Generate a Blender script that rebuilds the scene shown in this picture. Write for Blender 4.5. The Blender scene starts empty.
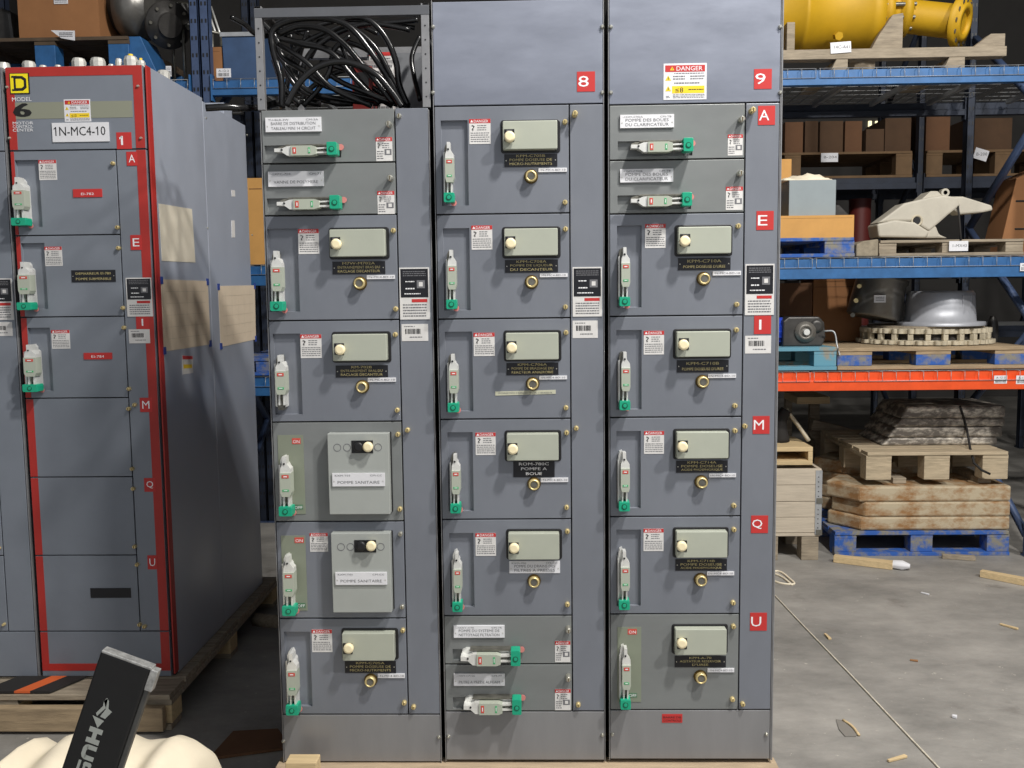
import bpy, math, random
from mathutils import Vector, Matrix
random.seed(7)
SC = bpy.context.scene
COL = SC.collection
# ------------------------------------------------------------------ camera
F_PX, PITCH, YAW, ROLL = 945.2, 0.0973, 0.0260, -0.0117
BASE = 0.15                                   # the cabinets stand on skids and pallets
CAM = Vector((0.2993, -2.8065, 1.4465 + BASE))
FW = Vector((-math.sin(YAW)*math.cos(PITCH), math.cos(YAW)*math.cos(PITCH), -math.sin(PITCH)))
R0 = Vector((math.cos(YAW), math.sin(YAW), 0)); U0 = R0.cross(FW)
RT = R0*math.cos(ROLL) + U0*math.sin(ROLL); UP = -R0*math.sin(ROLL) + U0*math.cos(ROLL)
cd = bpy.data.cameras.new('camera'); cam = bpy.data.objects.new('camera', cd); COL.objects.link(cam)
cd.sensor_width = 36; cd.lens = F_PX*36/1024; cd.clip_end = 200
cam.matrix_world = Matrix(((RT.x, UP.x, -FW.x, CAM.x), (RT.y, UP.y, -FW.y, CAM.y), (RT.z, UP.z, -FW.z, CAM.z), (0, 0, 0, 1)))
SC.camera = cam

def ray(px, py): return FW + RT*((px-512)/F_PX) - UP*((py-384)/F_PX)
def W(px, py, Y=0.0):                         # point of the place seen at a pixel, on the plane y = Y
    d = ray(px, py); return CAM + d*((Y-CAM.y)/d.y)
def WX(px, py, X):
    d = ray(px, py); return CAM + d*((X-CAM.x)/d.x)
def WZ(px, py, Z=0.0):
    d = ray(px, py); return CAM + d*((Z-CAM.z)/d.z)
def rect(x0, y0, x1, y1, Y=0.0):
    mx, my = (x0+x1)/2, (y0+y1)/2
    return W(x0, my, Y).x, W(x1, my, Y).x, W(mx, y1, Y).z, W(mx, y0, Y).z   # X0,X1,Z0,Z1

# ------------------------------------------------------------------ materials
def lin(c): return tuple(((v/255)/12.92 if v/255 <= .04045 else ((v/255+.055)/1.055)**2.4) for v in c)
MATS = {}
def mat(name, rgb, rough=.6, metal=0.0, var=0.0, scale=6, bump=0.0, rvar=0.0, stretch=None, rgb2=None, thr=(.35, .65), spec=.5):
    if name in MATS: return MATS[name]
    m = bpy.data.materials.new(name); m.use_nodes = True
    nt = m.node_tree; b = nt.nodes['Principled BSDF']
    c = lin(rgb) + (1,)
    b.inputs['Base Color'].default_value = c
    b.inputs['Roughness'].default_value = rough; b.inputs['Metallic'].default_value = metal
    b.inputs['Specular IOR Level'].default_value = spec
    if var or bump or rvar or rgb2:
        tc = nt.nodes.new('ShaderNodeTexCoord'); mp = nt.nodes.new('ShaderNodeMapping')
        nt.links.new(tc.outputs['Object'], mp.inputs['Vector'])
        if stretch: mp.inputs['Scale'].default_value = stretch
        n = nt.nodes.new('ShaderNodeTexNoise'); n.inputs['Scale'].default_value = scale
        n.inputs['Detail'].default_value = 8; n.inputs['Roughness'].default_value = .65
        nt.links.new(mp.outputs['Vector'], n.inputs['Vector'])
        if var or rgb2:
            r = nt.nodes.new('ShaderNodeValToRGB')
            r.color_ramp.elements[0].position, r.color_ramp.elements[1].position = thr
            c2 = lin(rgb2) if rgb2 else tuple(min(1, v*(1+var)) for v in c[:3])
            c1 = c[:3] if rgb2 else tuple(v*(1-var) for v in c[:3])
            r.color_ramp.elements[0].color = c1 + (1,); r.color_ramp.elements[1].color = c2 + (1,)
            nt.links.new(n.outputs['Fac'], r.inputs['Fac']); nt.links.new(r.outputs['Color'], b.inputs['Base Color'])
        if rvar:
            mr = nt.nodes.new('ShaderNodeMapRange'); mr.inputs['From Min'].default_value = .35; mr.inputs['From Max'].default_value = .65
            mr.inputs['To Min'].default_value = rough-rvar; mr.inputs['To Max'].default_value = rough+rvar
            nt.links.new(n.outputs['Fac'], mr.inputs['Value']); nt.links.new(mr.outputs['Result'], b.inputs['Roughness'])
        if bump:
            bp = nt.nodes.new('ShaderNodeBump'); bp.inputs['Strength'].default_value = bump; bp.inputs['Distance'].default_value = .01
            nt.links.new(n.outputs['Fac'], bp.inputs['Height']); nt.links.new(bp.outputs['Normal'], b.inputs['Normal'])
    MATS[name] = m; return m
BLUEP = mat('blue_grey_paint', (121, 125, 134), .42, .2, .06, 5, .03, .08, (1, 1, .5))
TOPP = mat('scuffed_light_paint', (134, 139, 153), .40, .25, .12, 2.2, .03, .12, (1, 1, 3.0))
GREENP = mat('green_grey_paint', (124, 127, 127), .42, .15, .05, 5, .03, .08, (1, 1, 2))
BOTP = mat('bottom_panel_paint', (140, 140, 142), .38, .3, .05, 5, .03, .08, (3, 1, .5))
FRAMEP = mat('frame_metal', (150, 150, 152), .35, .5, .1, 20)
DARKP = mat('dark_enclosure', (52, 50, 50), .6, .2, .1, 8)
GAP = mat('gap_rust_dark', (48, 42, 38), .7, 0, .2, 12)
INNER = mat('inner_grey', (118, 120, 124), .5, .2, .1, 8)
LBLUE = mat('left_cabinet_paint', (126, 132, 142), .45, .15, .05, 5, .02, .06)
LSIDE = mat('left_cabinet_lit_side_paint', (166, 172, 185), .4, .2, .06, 2, .02, .1, (1, 1, .6))  # paler than the cabinet fronts; light on the side put into its colour
RED = mat('red_paint', (172, 46, 40), .5, 0, .05, 10)
REDL = mat('red_label', (190, 48, 46), .5)
WHITE = mat('white_print', (235, 235, 238), .5)
WLAB = mat('white_label', (222, 222, 226), .45, 0, .03, 30)
OLAB = mat('paper_sticker', (214, 212, 210), .6, 0, .05, 40)
BLACKL = mat('black_plate', (22, 22, 28), .35)
GOLDT = mat('brass_print', (196, 182, 128), .5)
GREYT = mat('grey_print', (110, 110, 114), .6)
BLACKT = mat('black_print', (25, 25, 26), .6)
YEL = mat('yellow_label', (240, 206, 40), .5)
SIL = mat('silver_handle', (226, 226, 222), .32, .3, .08, 30)
SILD = mat('worn_linkage', (120, 118, 110), .4, .6, .25, 40)
GRIP = mat('grey_green_grip', (172, 178, 164), .4)
TEAL = mat('teal_plastic', (22, 160, 124), .35)
TEALD = mat('dark_teal', (6, 84, 62), .4)
REDM = mat('red_mark', (200, 80, 68), .45)
GRNM = mat('green_mark', (70, 170, 110), .45)
PINK = mat('pink_tab', (214, 130, 126), .5)
BOXF = mat('control_box_face', (176, 180, 166), .4, .1, .03, 10)
PANF = mat('control_panel_face', (166, 170, 166), .42, .1, .03, 10)
OLIVE = mat('olive_plate', (128, 134, 118), .5, 0, .04, 10)
CREAM = mat('cream_button', (246, 232, 192), .35)
BLK = mat('black_plastic', (26, 26, 28), .4)
BRASS = mat('brass', (226, 206, 150), .35, .55, .2, 60)
BRASSD = mat('dark_brass', (110, 90, 48), .4, .7, .2, 60)
SCREWM = mat('zinc_screw', (200, 198, 186), .3, .8)
CABLE = mat('black_cable', (26, 26, 27), .22, 0, .15, 30)
TAPE = mat('masking_tape', (190, 190, 168), .6)
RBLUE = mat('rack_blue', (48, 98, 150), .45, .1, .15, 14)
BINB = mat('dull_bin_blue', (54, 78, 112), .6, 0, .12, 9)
RDARK = mat('shaded_rear_rack_navy', (34, 42, 58), .6, .1, .15, 14)  # rear row navy; also paints shade into the front rack's rear parts
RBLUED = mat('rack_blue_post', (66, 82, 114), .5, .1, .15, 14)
ORANGE = mat('rack_orange', (232, 84, 32), .45, .1, .08, 14)
WIRE = mat('deck_wire', (172, 174, 176), .4, .4, .1, 20)
WOOD = mat('weathered_wood', (158, 138, 110), .8, 0, .22, 8, .3, 0, (1, 8, 8))
WOODX = mat('grey_wood', (150, 138, 120), .85, 0, .25, 8, .3, 0, (1, 8, 8))
PALE = mat('pale_pine', (206, 182, 140), .75, 0, .12, 8, .2, 0, (1, 8, 10))
CRATEW = mat('whitish_crate_wood', (190, 178, 160), .8, 0, .1, 7, .2, 0, (1, 6, 12))
SKID = mat('skid_wood', (176, 156, 130), .8, 0, .15, 8, .2, 0, (1, 6, 6))
PBLUE = mat('pallet_blue', (44, 90, 168), .75, 0, 0, 10, .2, 0, None, (132, 128, 116), (.46, .60))
PLBLUE = mat('pallet_pale_blue', (96, 150, 170), .75, 0, 0, 10, .2, 0, None, (140, 140, 130), (.52, .62))
CARD = mat('cardboard', (150, 104, 66), .85, 0, .08, 5)
CARDD = mat('cardboard_dull', (104, 72, 48), .85, 0, .12, 5)
CARDY = mat('bright_cardboard', (200, 150, 84), .8, 0, .06, 8)
YPAINT = mat('yellow_paint', (192, 150, 16), .6, .05, .07, 6, .05)
GREYB = mat('grey_metal_box', (138, 148, 152), .5, .1, .05, 6)
CAST = mat('whitish_casting', (184, 178, 164), .6, 0, .08, 8, .15)
CASTD = mat('dark_casting', (70, 68, 66), .4, .4, .2, 14, .2)
CASTL = mat('light_grey_casting', (170, 172, 178), .45, .3, .08, 10, .1)
CHAIN = mat('dusty_chain_metal', (192, 182, 160), .65, .2, .15, 20, .2)
MBLUE = mat('motor_blue', (36, 72, 196), .4, .1, .1, 10)
RUST = mat('rusty_slab', (150, 112, 72), .75, .05, 0, 8, .4, 0, (1, 1, 1.6), (184, 170, 144), (.40, .58))
SLAB = mat('grey_worn_slab', (112, 106, 99), .5, .2, 0, 11, .4, 0, (1, 1, 2), (214, 206, 192), (.46, .62))
PAPER = mat('paper', (214, 206, 188), .8, 0, .03, 12)
SHEET = mat('tan_sheet', (206, 190, 168), .85, 0, .05, 5)
BTAPE = mat('blue_tape', (44, 66, 140), .6)
WRAP = mat('cream_wrap', (238, 226, 202), .6, 0, .05, 6, .2)
BARB = mat('matt_black_bar', (24, 24, 25), .5, 0, .1, 30)
WORN = mat('worn_silver_edge', (190, 190, 188), .35, .6, .3, 60)
LOGO = mat('pale_grey_logo', (168, 172, 166), .5)
HUBM = mat('zinc_hub', (206, 204, 198), .4, .3, .08, 20)
ORSTR = mat('orange_strap', (206, 96, 46), .7)
RUBBER = mat('black_rubber', (34, 32, 31), .8)
PLASTIC = mat('clear_wrap', (196, 190, 176), .4, 0, .12, 12, .3)

def floor_mat():
    m = bpy.data.materials.new('concrete'); m.use_nodes = True; nt = m.node_tree; b = nt.nodes['Principled BSDF']
    tc = nt.nodes.new('ShaderNodeTexCoord')
    def noise(s, d=8, rg=.6, st=None):
        n = nt.nodes.new('ShaderNodeTexNoise'); n.inputs['Scale'].default_value = s; n.inputs['Detail'].default_value = d; n.inputs['Roughness'].default_value = rg
        mp = nt.nodes.new('ShaderNodeMapping'); nt.links.new(tc.outputs['Object'], mp.inputs['Vector'])
        if st: mp.inputs['Scale'].default_value = st
        nt.links.new(mp.outputs['Vector'], n.inputs['Vector']); return n
    def ramp(n, p0, c0, p1, c1):
        r = nt.nodes.new('ShaderNodeValToRGB'); e = r.color_ramp.elements
        e[0].position, e[1].position = p0, p1; e[0].color = lin(c0)+(1,); e[1].color = lin(c1)+(1,)
        nt.links.new(n.outputs['Fac'], r.inputs['Fac']); return r
    a = ramp(noise(1.6, 8, .7, (1, 1.6, 1)), .32, (118, 116, 112), .68, (166, 162, 156))
    s = ramp(noise(26, 4, .7), .66, (0, 0, 0), .72, (255, 255, 255))
    st = ramp(noise(3.4, 6, .6), .62, (0, 0, 0), .75, (255, 255, 255))
    mx = nt.nodes.new('ShaderNodeMixRGB'); mx.inputs['Color2'].default_value = lin((196, 190, 178))+(1,)
    nt.links.new(s.outputs['Color'], mx.inputs['Fac']); nt.links.new(a.outputs['Color'], mx.inputs['Color1'])
    mx2 = nt.nodes.new('ShaderNodeMixRGB'); mx2.inputs['Color2'].default_value = lin((92, 86, 80))+(1,)
    k = nt.nodes.new('ShaderNodeMath'); k.operation = 'MULTIPLY'; k.inputs[1].default_value = .6
    nt.links.new(st.outputs['Color'], k.inputs[0]); nt.links.new(k.outputs[0], mx2.inputs['Fac']); nt.links.new(mx.outputs['Color'], mx2.inputs['Color1'])
    nt.links.new(mx2.outputs['Color'], b.inputs['Base Color']); b.inputs['Roughness'].default_value = .62
    bp = nt.nodes.new('ShaderNodeBump'); bp.inputs['Strength'].default_value = .15; bp.inputs['Distance'].default_value = .01
    nt.links.new(noise(40).outputs['Fac'], bp.inputs['Height']); nt.links.new(bp.outputs['Normal'], b.inputs['Normal'])
    return m

# ------------------------------------------------------------------ mesh building
class MB:
    def __init__(s): s.v = []; s.f = []; s.m = []; s.mats = []; s.sm = []
    def mi(s, m):
        if m not in s.mats: s.mats.append(m)
        return s.mats.index(m)
    def add(s, vs, fs, m, smooth=False):
        o = len(s.v); s.v += [Vector(p) for p in vs]; k = s.mi(m)
        for f in fs: s.f.append([i+o for i in f]); s.m.append(k); s.sm.append(smooth)
    def box(s, x0, x1, y0, y1, z0, z1, m, rot=None, c=None):
        if x0 > x1: x0, x1 = x1, x0
        if y0 > y1: y0, y1 = y1, y0
        if z0 > z1: z0, z1 = z1, z0
        vs = [Vector((x, y, z)) for x in (x0, x1) for y in (y0, y1) for z in (z0, z1)]
        if rot:
            cc = Vector(c) if c else Vector(((x0+x1)/2, (y0+y1)/2, (z0+z1)/2)); vs = [cc+rot@(p-cc) for p in vs]
        s.add(vs, [(0, 1, 3, 2), (4, 6, 7, 5), (0, 4, 5, 1), (2, 3, 7, 6), (0, 2, 6, 4), (1, 5, 7, 3)], m)
    def prism(s, pts, axis, a0, a1, m, smooth=False):   # 2-D outline pushed along an axis; pts in the other two axes
        n = len(pts)
        def mk(p, a): return {'x': (a, p[0], p[1]), 'y': (p[0], a, p[1]), 'z': (p[0], p[1], a)}[axis]
        vs = [mk(p, a0) for p in pts] + [mk(p, a1) for p in pts]
        fs = [tuple(range(n)), tuple(range(2*n-1, n-1, -1))] + [(i, i+n, (i+1) % n+n, (i+1) % n) for i in range(n)]
        s.add(vs, fs, m, smooth)
    def lathe(s, o, d, prof, m, n=24, smooth=True):     # prof: (distance along d, radius)
        o = Vector(o); d = Vector(d).normalized()
        a = d.orthogonal().normalized(); b = d.cross(a); vs = []; fs = []
        for t, r in prof:
            for k in range(n):
                q = 2*math.pi*k/n; vs.append(o+d*t+(a*math.cos(q)+b*math.sin(q))*r)
        for i in range(len(prof)-1):
            for k in range(n):
                fs.append((i*n+k, i*n+(k+1) % n, (i+1)*n+(k+1) % n, (i+1)*n+k))
        s.add(vs, fs, m, smooth)
        s.add(vs[:n], [tuple(range(n-1, -1, -1))], m); s.add(vs[-n:], [tuple(range(n))], m)
    def cyl(s, o, e, r, m, n=20, r2=None):
        d = Vector(e)-Vector(o); s.lathe(o, d, [(0, r), (d.length, r if r2 is None else r2)], m, n)
    def tube(s, pts, r, m, n=10, sub=6, taper=None):
        P = [Vector(p) for p in pts]
        if sub > 1 and len(P) > 2:
            Q = []; E = [P[0]*2-P[1]]+P+[P[-1]*2-P[-2]]
            for i in range(1, len(E)-2):
                for k in range(sub):
                    t = k/sub; a, b, c, d = E[i-1], E[i], E[i+1], E[i+2]
                    Q.append(.5*((2*b)+(c-a)*t+(2*a-5*b+4*c-d)*t*t+(3*b-a-3*c+d)*t**3))
            Q.append(P[-1]); P = Q
        vs = []; fs = []; nrm = None
        for i, p in enumerate(P):
            t = (P[min(i+1, len(P)-1)]-P[max(i-1, 0)]).normalized()
            nrm = t.orthogonal().normalized() if nrm is None else (nrm-t*nrm.dot(t)).normalized()
            b = t.cross(nrm); rr = r if taper is None else r*(1+(taper-1)*i/(len(P)-1))
            for k in range(n):
                q = 2*math.pi*k/n; vs.append(p+(nrm*math.cos(q)+b*math.sin(q))*rr)
        for i in range(len(P)-1):
            for k in range(n): fs.append((i*n+k, i*n+(k+1) % n, (i+1)*n+(k+1) % n, (i+1)*n+k))
        fs += [tuple(range(n-1, -1, -1)), tuple(range((len(P)-1)*n, len(P)*n))]
        s.add(vs, fs, m, True)
    def holed(s, x0, x1, z0, z1, y, t, hole, depth, m, mh=None):   # panel facing -y with a sunk rectangular pocket
        hx0, hx1, hz0, hz1 = hole; X = [x0, hx0, hx1, x1]; Z = [z0, hz0, hz1, z1]; mh = mh or m
        vs = [(a, y, b) for b in Z for a in X]; fs = []
        for j in range(3):
            for i in range(3):
                if (i, j) != (1, 1): fs.append((j*4+i, j*4+i+1, (j+1)*4+i+1, (j+1)*4+i))
        vs += [(x0, y+t, z0), (x1, y+t, z0), (x1, y+t, z1), (x0, y+t, z1)]
        fs += [(0, 16, 17, 3, 2, 1), (3, 17, 18, 15, 11, 7), (15, 18, 19, 12, 13, 14), (12, 19, 16, 0, 4, 8), (16, 19, 18, 17)]
        s.add(vs, fs, m)
        h = [(hx0, y, hz0), (hx1, y, hz0), (hx1, y, hz1), (hx0, y, hz1)]; g = [(a, y+depth, b) for a, _, b in h]
        s.add(h+g, [(4, 5, 6, 7)[::1], (0, 1, 5, 4), (1, 2, 6, 5), (2, 3, 7, 6), (3, 0, 4, 7)], mh)
    def text(s, body, x0, x1, z, h, y, m, align='C', M=None):  # letters printed just off a surface facing -y
        vs, fs, bx = textmesh(body)
        w = bx[1]-bx[0]; hh = bx[3]-bx[2]
        if w <= 0: return
        sx = min((x1-x0)/w, h/hh*1.6); sz = h/hh
        ox = {'C': (x0+x1)/2-sx*w/2, 'L': x0, 'R': x1-sx*w}[align]
        s.add([(ox+(p[0]-bx[0])*sx, y, z+(p[1]-bx[2])*sz) for p in vs], fs, m)
_T = {}
def textmesh(body):
    if body in _T: return _T[body]
    c = bpy.data.curves.new('t', 'FONT'); c.body = body; c.resolution_u = 2; c.align_x = 'CENTER'
    o = bpy.data.objects.new('t', c); COL.objects.link(o)
    dg = bpy.context.evaluated_depsgraph_get(); me = o.evaluated_get(dg).to_mesh()
    vs = [tuple(v.co[:2]) for v in me.vertices]; fs = [tuple(p.vertices) for p in me.polygons]
    o.evaluated_get(dg).to_mesh_clear(); bpy.data.objects.remove(o); bpy.data.curves.remove(c)
    bx = (min(v[0] for v in vs), max(v[0] for v in vs), min(v[1] for v in vs), max(v[1] for v in vs))
    _T[body] = (vs, fs, bx); return _T[body]

def root_of(o):
    while o.parent: o = o.parent
    return o
def obj(name, mb, parent=None, bevel=0, loc=None, flip=True):
    L = root_of(parent).location if parent else Vector(loc if loc is not None else (0, 0, 0))
    me = bpy.data.meshes.new(name); me.from_pydata([v-L for v in mb.v], [], mb.f)
    for m in mb.mats: me.materials.append(m)
    me.polygons.foreach_set('material_index', mb.m); me.polygons.foreach_set('use_smooth', mb.sm)
    me.validate(); me.update()
    o = bpy.data.objects.new(name, me); COL.objects.link(o)
    if parent: o.parent = parent
    else: o.location = L
    if bevel:
        b = o.modifiers.new('bevel', 'BEVEL'); b.width = bevel; b.segments = 2; b.limit_method = 'ANGLE'; b.angle_limit = math.radians(40)
    return o
def tag(o, label, cat, group=None, kind=None):
    if label: o['label'] = label
    if cat: o['category'] = cat
    if group: o['group'] = group
    if kind: o['kind'] = kind
    return o
def thing(name, loc, label, cat, group=None):
    o = bpy.data.objects.new(name, None); COL.objects.link(o); o.location = loc; o.empty_display_size = .05
    return tag(o, label, cat, group)
def one(name, mb, loc, label, cat, group=None, bevel=0): return tag(obj(name, mb, None, bevel, loc), label, cat, group)
def attach(child, owner):                      # a stuck-on label is a part of the thing that carries it
    child.location = child.location-owner.location; child.parent = owner
    for k in ('label', 'category', 'group'):
        if k in child: del child[k]
    return child
def struct(name, mb): o = obj(name, mb); o['kind'] = 'structure'; return o

# ------------------------------------------------------------------ small fittings on the doors
def screw(x, y, parent, Y=0.0, big=False, m=BRASS, name='latch_screw'):
    p = W(x, y, Y-.01); r = .0075 if not big else .0085; d = .014 if not big else .03
    mb = MB(); mb.lathe((p.x, Y+.001, p.z), (0, -1, 0), [(0, r), (d-.003, r), (d, r*.7)], m if not big else BRASS if m is BRASS else SCREWM, 14)
    mb.box(p.x-.001, p.x+.001, Y-d-.0006, Y-d+.001, p.z-r*.6, p.z+r*.6, BRASSD)
    return obj(name, mb, parent)
def tinyscrew(x, y, parent, Y=0.0):
    p = W(x, y, Y-.005); mb = MB(); mb.lathe((p.x, Y+.001, p.z), (0, -1, 0), [(0, .006), (.004, .006), (.009, .003)], SCREWM, 12)
    return obj('panel_screw', mb, parent)
def lines(mb, X0, X1, Z0, Z1, y, n, m=GREYT, fill=.42):
    dz = (Z1-Z0)/n
    for i in range(n):
        x = X0; z = Z1-dz*(i+.5)
        while x < X1-.002:
            w = random.uniform(.003, .009); e = min(x+w, X1 if random.random() < .8 else X1-.004)
            mb.add([(x, y, z-dz*fill/2), (e, y, z-dz*fill/2), (e, y, z+dz*fill/2), (x, y, z+dz*fill/2)], [(0, 1, 2, 3)], m)
            x = e+random.uniform(.001, .002)
def tri(mb, cx, cz, s, y, m, e=None):
    mb.add([(cx-s, y, cz-s*.8), (cx+s, y, cz-s*.8), (cx, y, cz+s*.9)], [(0, 1, 2)], m)
    if e: mb.add([(cx-s*.15, y-.0002, cz-s*.5), (cx+s*.15, y-.0002, cz-s*.5), (cx+s*.1, y-.0002, cz+s*.4), (cx-s*.1, y-.0002, cz+s*.4)], [(0, 1, 2, 3)], e)
def q(mb, X0, X1, Z0, Z1, y, m): mb.add([(X0, y, Z0), (X1, y, Z0), (X1, y, Z1), (X0, y, Z1)], [(0, 1, 2, 3)], m)
def sticker(r, parent, Y=0.0, small=False):
    X0, X1, Z0, Z1 = rect(*r, Y); w, h = X1-X0, Z1-Z0; mb = MB()
    mb.box(X0, X1, Y-.001, Y+.0005, Z0, Z1, OLAB)
    q(mb, X0, X1, Z1-h*.17, Z1, Y-.0013, REDL)
    mb.text('DANGER', X0+w*.22, X0+w*.9, Z1-h*.145, h*.11, Y-.0016, WHITE)
    tri(mb, X0+w*.12, Z1-h*.085, w*.07, Y-.0016, WHITE)
    # struck hand pictogram and the lines of print
    mb.tube([(X0+w*.12, Y-.0014, Z1-h*.25), (X0+w*.24, Y-.0014, Z1-h*.3), (X0+w*.14, Y-.0014, Z1-h*.4), (X0+w*.2, Y-.0014, Z1-h*.44)], w*.02, BLACKT, 4, 2)
    lines(mb, X0+w*.38, X0+w*.8, Z1-h*.48, Z1-h*.22, Y-.0013, 3)
    if small:
        lines(mb, X0+w*.06, X0+w*.45, Z0+h*.06, Z0+h*.45, Y-.0013, 4)
        q(mb, X0+w*.52, X0+w*.95, Z0+h*.25, Z0+h*.5, Y-.0013, GREYT); q(mb, X0+w*.64, X0+w*.84, Z0+h*.3, Z0+h*.45, Y-.0015, OLAB)
    else: lines(mb, X0+w*.06, X0+w*.94, Z0+h*.06, Z0+h*.48, Y-.0013, 5)
    return obj('danger_sticker', mb, parent)
def plate(r, texts, parent, m=BLACKL, tm=GOLDT, Y=0.0, name='nameplate', t=.002, corner=None, screws=True):
    X0, X1, Z0, Z1 = rect(*r, Y); h = Z1-Z0; w = X1-X0; mb = MB()
    mb.box(X0, X1, Y-t, Y+.0005, Z0, Z1, m)
    if corner:
        mb.text(corner[0], X0+w*.05, X0+w*.42, Z1-h*.24, h*.13, Y-t-.0004, tm, 'L'); mb.text(corner[1], X0+w*.72, X0+w*.95, Z1-h*.24, h*.13, Y-t-.0004, tm, 'R')
        Z1 = Z1-h*.24; h = Z1-Z0
    n = len(texts)
    for i, s in enumerate(texts):
        zc = Z1-h*(i+1)/(n+.25)+h*.06; hh = min(h/(n+.25)*.66, .0085)
        mb.text(s, X0+w*.1, X1-w*.1, zc, hh, Y-t-.0004, tm)
    if screws:
        for k in (.035, .965): mb.box(X0+w*k-.0014, X0+w*k+.0014, Y-t-.0008, Y, (Z0+Z1)/2-.0014, (Z0+Z1)/2+.0014, SCREWM)
    return obj(name, mb, parent, .0004 if t > .002 else 0)
def strip(r, parent, s='-1N-MC4-BD-10-', Y=0.0):
    X0, X1, Z0, Z1 = rect(*r, Y); mb = MB(); mb.box(X0, X1, Y-.0036, Y+.0005, Z0, Z1, WLAB)
    mb.text(s, X0+.003, X1-.003, Z0+(Z1-Z0)*.28, (Z1-Z0)*.45, Y-.004, GREYT)
    return obj('strip_label', mb, parent)
def letter(r, s, parent, Y=0.0, off=.36):
    X0, X1, Z0, Z1 = rect(*r, Y); w, h = X1-X0, Z1-Z0; mb = MB(); mb.box(X0, X1, Y-.0012, Y+.0005, Z0, Z1, REDL)
    c = X0+w*off; mb.text(s, c-w*.3, c+w*.3, Z0+h*.24, h*.54, Y-.0016, WHITE)
    if s == '1': zt = Z0+h*.78; mb.add([(c-w*.02, Y-.0016, zt), (c-w*.02, Y-.0016, zt-h*.13), (c-w*.17, Y-.0016, zt-h*.2), (c-w*.17, Y-.0016, zt-h*.1)], [(0, 3, 2, 1)[::-1]], WHITE)
    return obj('letter_label', mb, parent)
def barcode(r, parent, Y=0.0):
    X0, X1, Z0, Z1 = rect(*r, Y); w, h = X1-X0, Z1-Z0; mb = MB(); mb.box(X0, X1, Y-.001, Y+.0005, Z0, Z1, OLAB)
    x = X0+w*.14
    while x < X0+w*.72:
        d = random.choice((.0012, .002, .003)); q(mb, x, x+d, Z0+h*.42, Z0+h*.72, Y-.0014, BLACKT); x += d+random.choice((.001, .002))
    lines(mb, X0+w*.1, X0+w*.5, Z0+h*.8, Z0+h*.92, Y-.0013, 1); lines(mb, X0+w*.3, X0+w*.8, Z0+h*.16, Z0+h*.3, Y-.0013, 1)
    return obj('barcode_label', mb, parent)
def ratingplate(r, zsplit, parent, Y=0.0):
    X0, X1, Z0, Z1 = rect(*r, Y); Zs = W((r[0]+r[2])/2, zsplit, Y).z; w = X1-X0; mb = MB()
    mb.box(X0, X1, Y-.002, Y+.0005, Z0, Z1, OLAB)
    mb.box(X0+w*.04, X1-w*.04, Y-.0026, Y-.001, Zs+.002, Z1-.004, BLACKL); h = Z1-Zs; y = Y-.003
    lines(mb, X0+w*.12, X1-w*.12, Z1-h*.3, Z1-h*.1, y, 3, GREYT); lines(mb, X0+w*.2, X0+w*.5, Z1-h*.5, Z1-h*.42, y, 1, WHITE)
    q(mb, X0+w*.58, X0+w*.85, Zs+h*.32, Zs+h*.58, y, GREYT); q(mb, X0+w*.65, X0+w*.78, Zs+h*.38, Zs+h*.52, y-.0002, OLAB)
    lines(mb, X0+w*.2, X0+w*.5, Zs+h*.26, Zs+h*.36, y, 1, WHITE); lines(mb, X0+w*.16, X0+w*.7, Zs+h*.1, Zs+h*.18, y, 1, WHITE)
    h = Zs-Z0; q(mb, X0+w*.4, X0+w*.92, Zs-h*.2, Zs-h*.05, Y-.0025, REDL); lines(mb, X0+w*.1, X0+w*.9, Z0+h*.1, Z0+h*.75, Y-.0025, 5)
    return obj('rating_plate', mb, parent)
def dangerlabel(r, parent, Y=0.0, num='\u22648'):
    X0, X1, Z0, Z1 = rect(*r, Y); w, h = X1-X0, Z1-Z0; mb = MB(); y = Y-.0016
    mb.box(X0, X1, Y-.0012, Y+.0005, Z0, Z1, WLAB); q(mb, X0+w*.04, X1-w*.04, Z1-h*.23, Z1-h*.05, y, REDL)
    mb.text('DANGER', X0+w*.3, X0+w*.9, Z1-h*.2, h*.12, y-.0003, WHITE); tri(mb, X0+w*.2, Z1-h*.14, w*.05, y-.0003, YEL, BLACKT)
    for k in (.62, .33): tri(mb, X0+w*.11, Z0+h*(k-.02), w*.07, y, YEL, BLACKT)
    q(mb, X0+w*.2, X1-w*.05, Z0+h*.18, Z0+h*.38, y, YEL); mb.text(num, X0+w*.27, X0+w*.46, Z0+h*.2, h*.14, y-.0003, BLACKT)
    lines(mb, X0+w*.58, X0+w*.93, Z0+h*.25, Z0+h*.31, y-.0003, 1, BLACKT)
    for a, b, c, d, n in ((.25, .93, .7, .75, 1), (.22, .5, .54, .68, 2), (.62, .95, .54, .68, 2), (.25, .85, .42, .5, 1), (.22, .95, .04, .16, 3), (.06, .15, .05, .12, 2)):
        lines(mb, X0+w*a, X0+w*b, Z0+h*c, Z0+h*d, y, n)
    return obj('danger_label', mb, parent, .0003)

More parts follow.
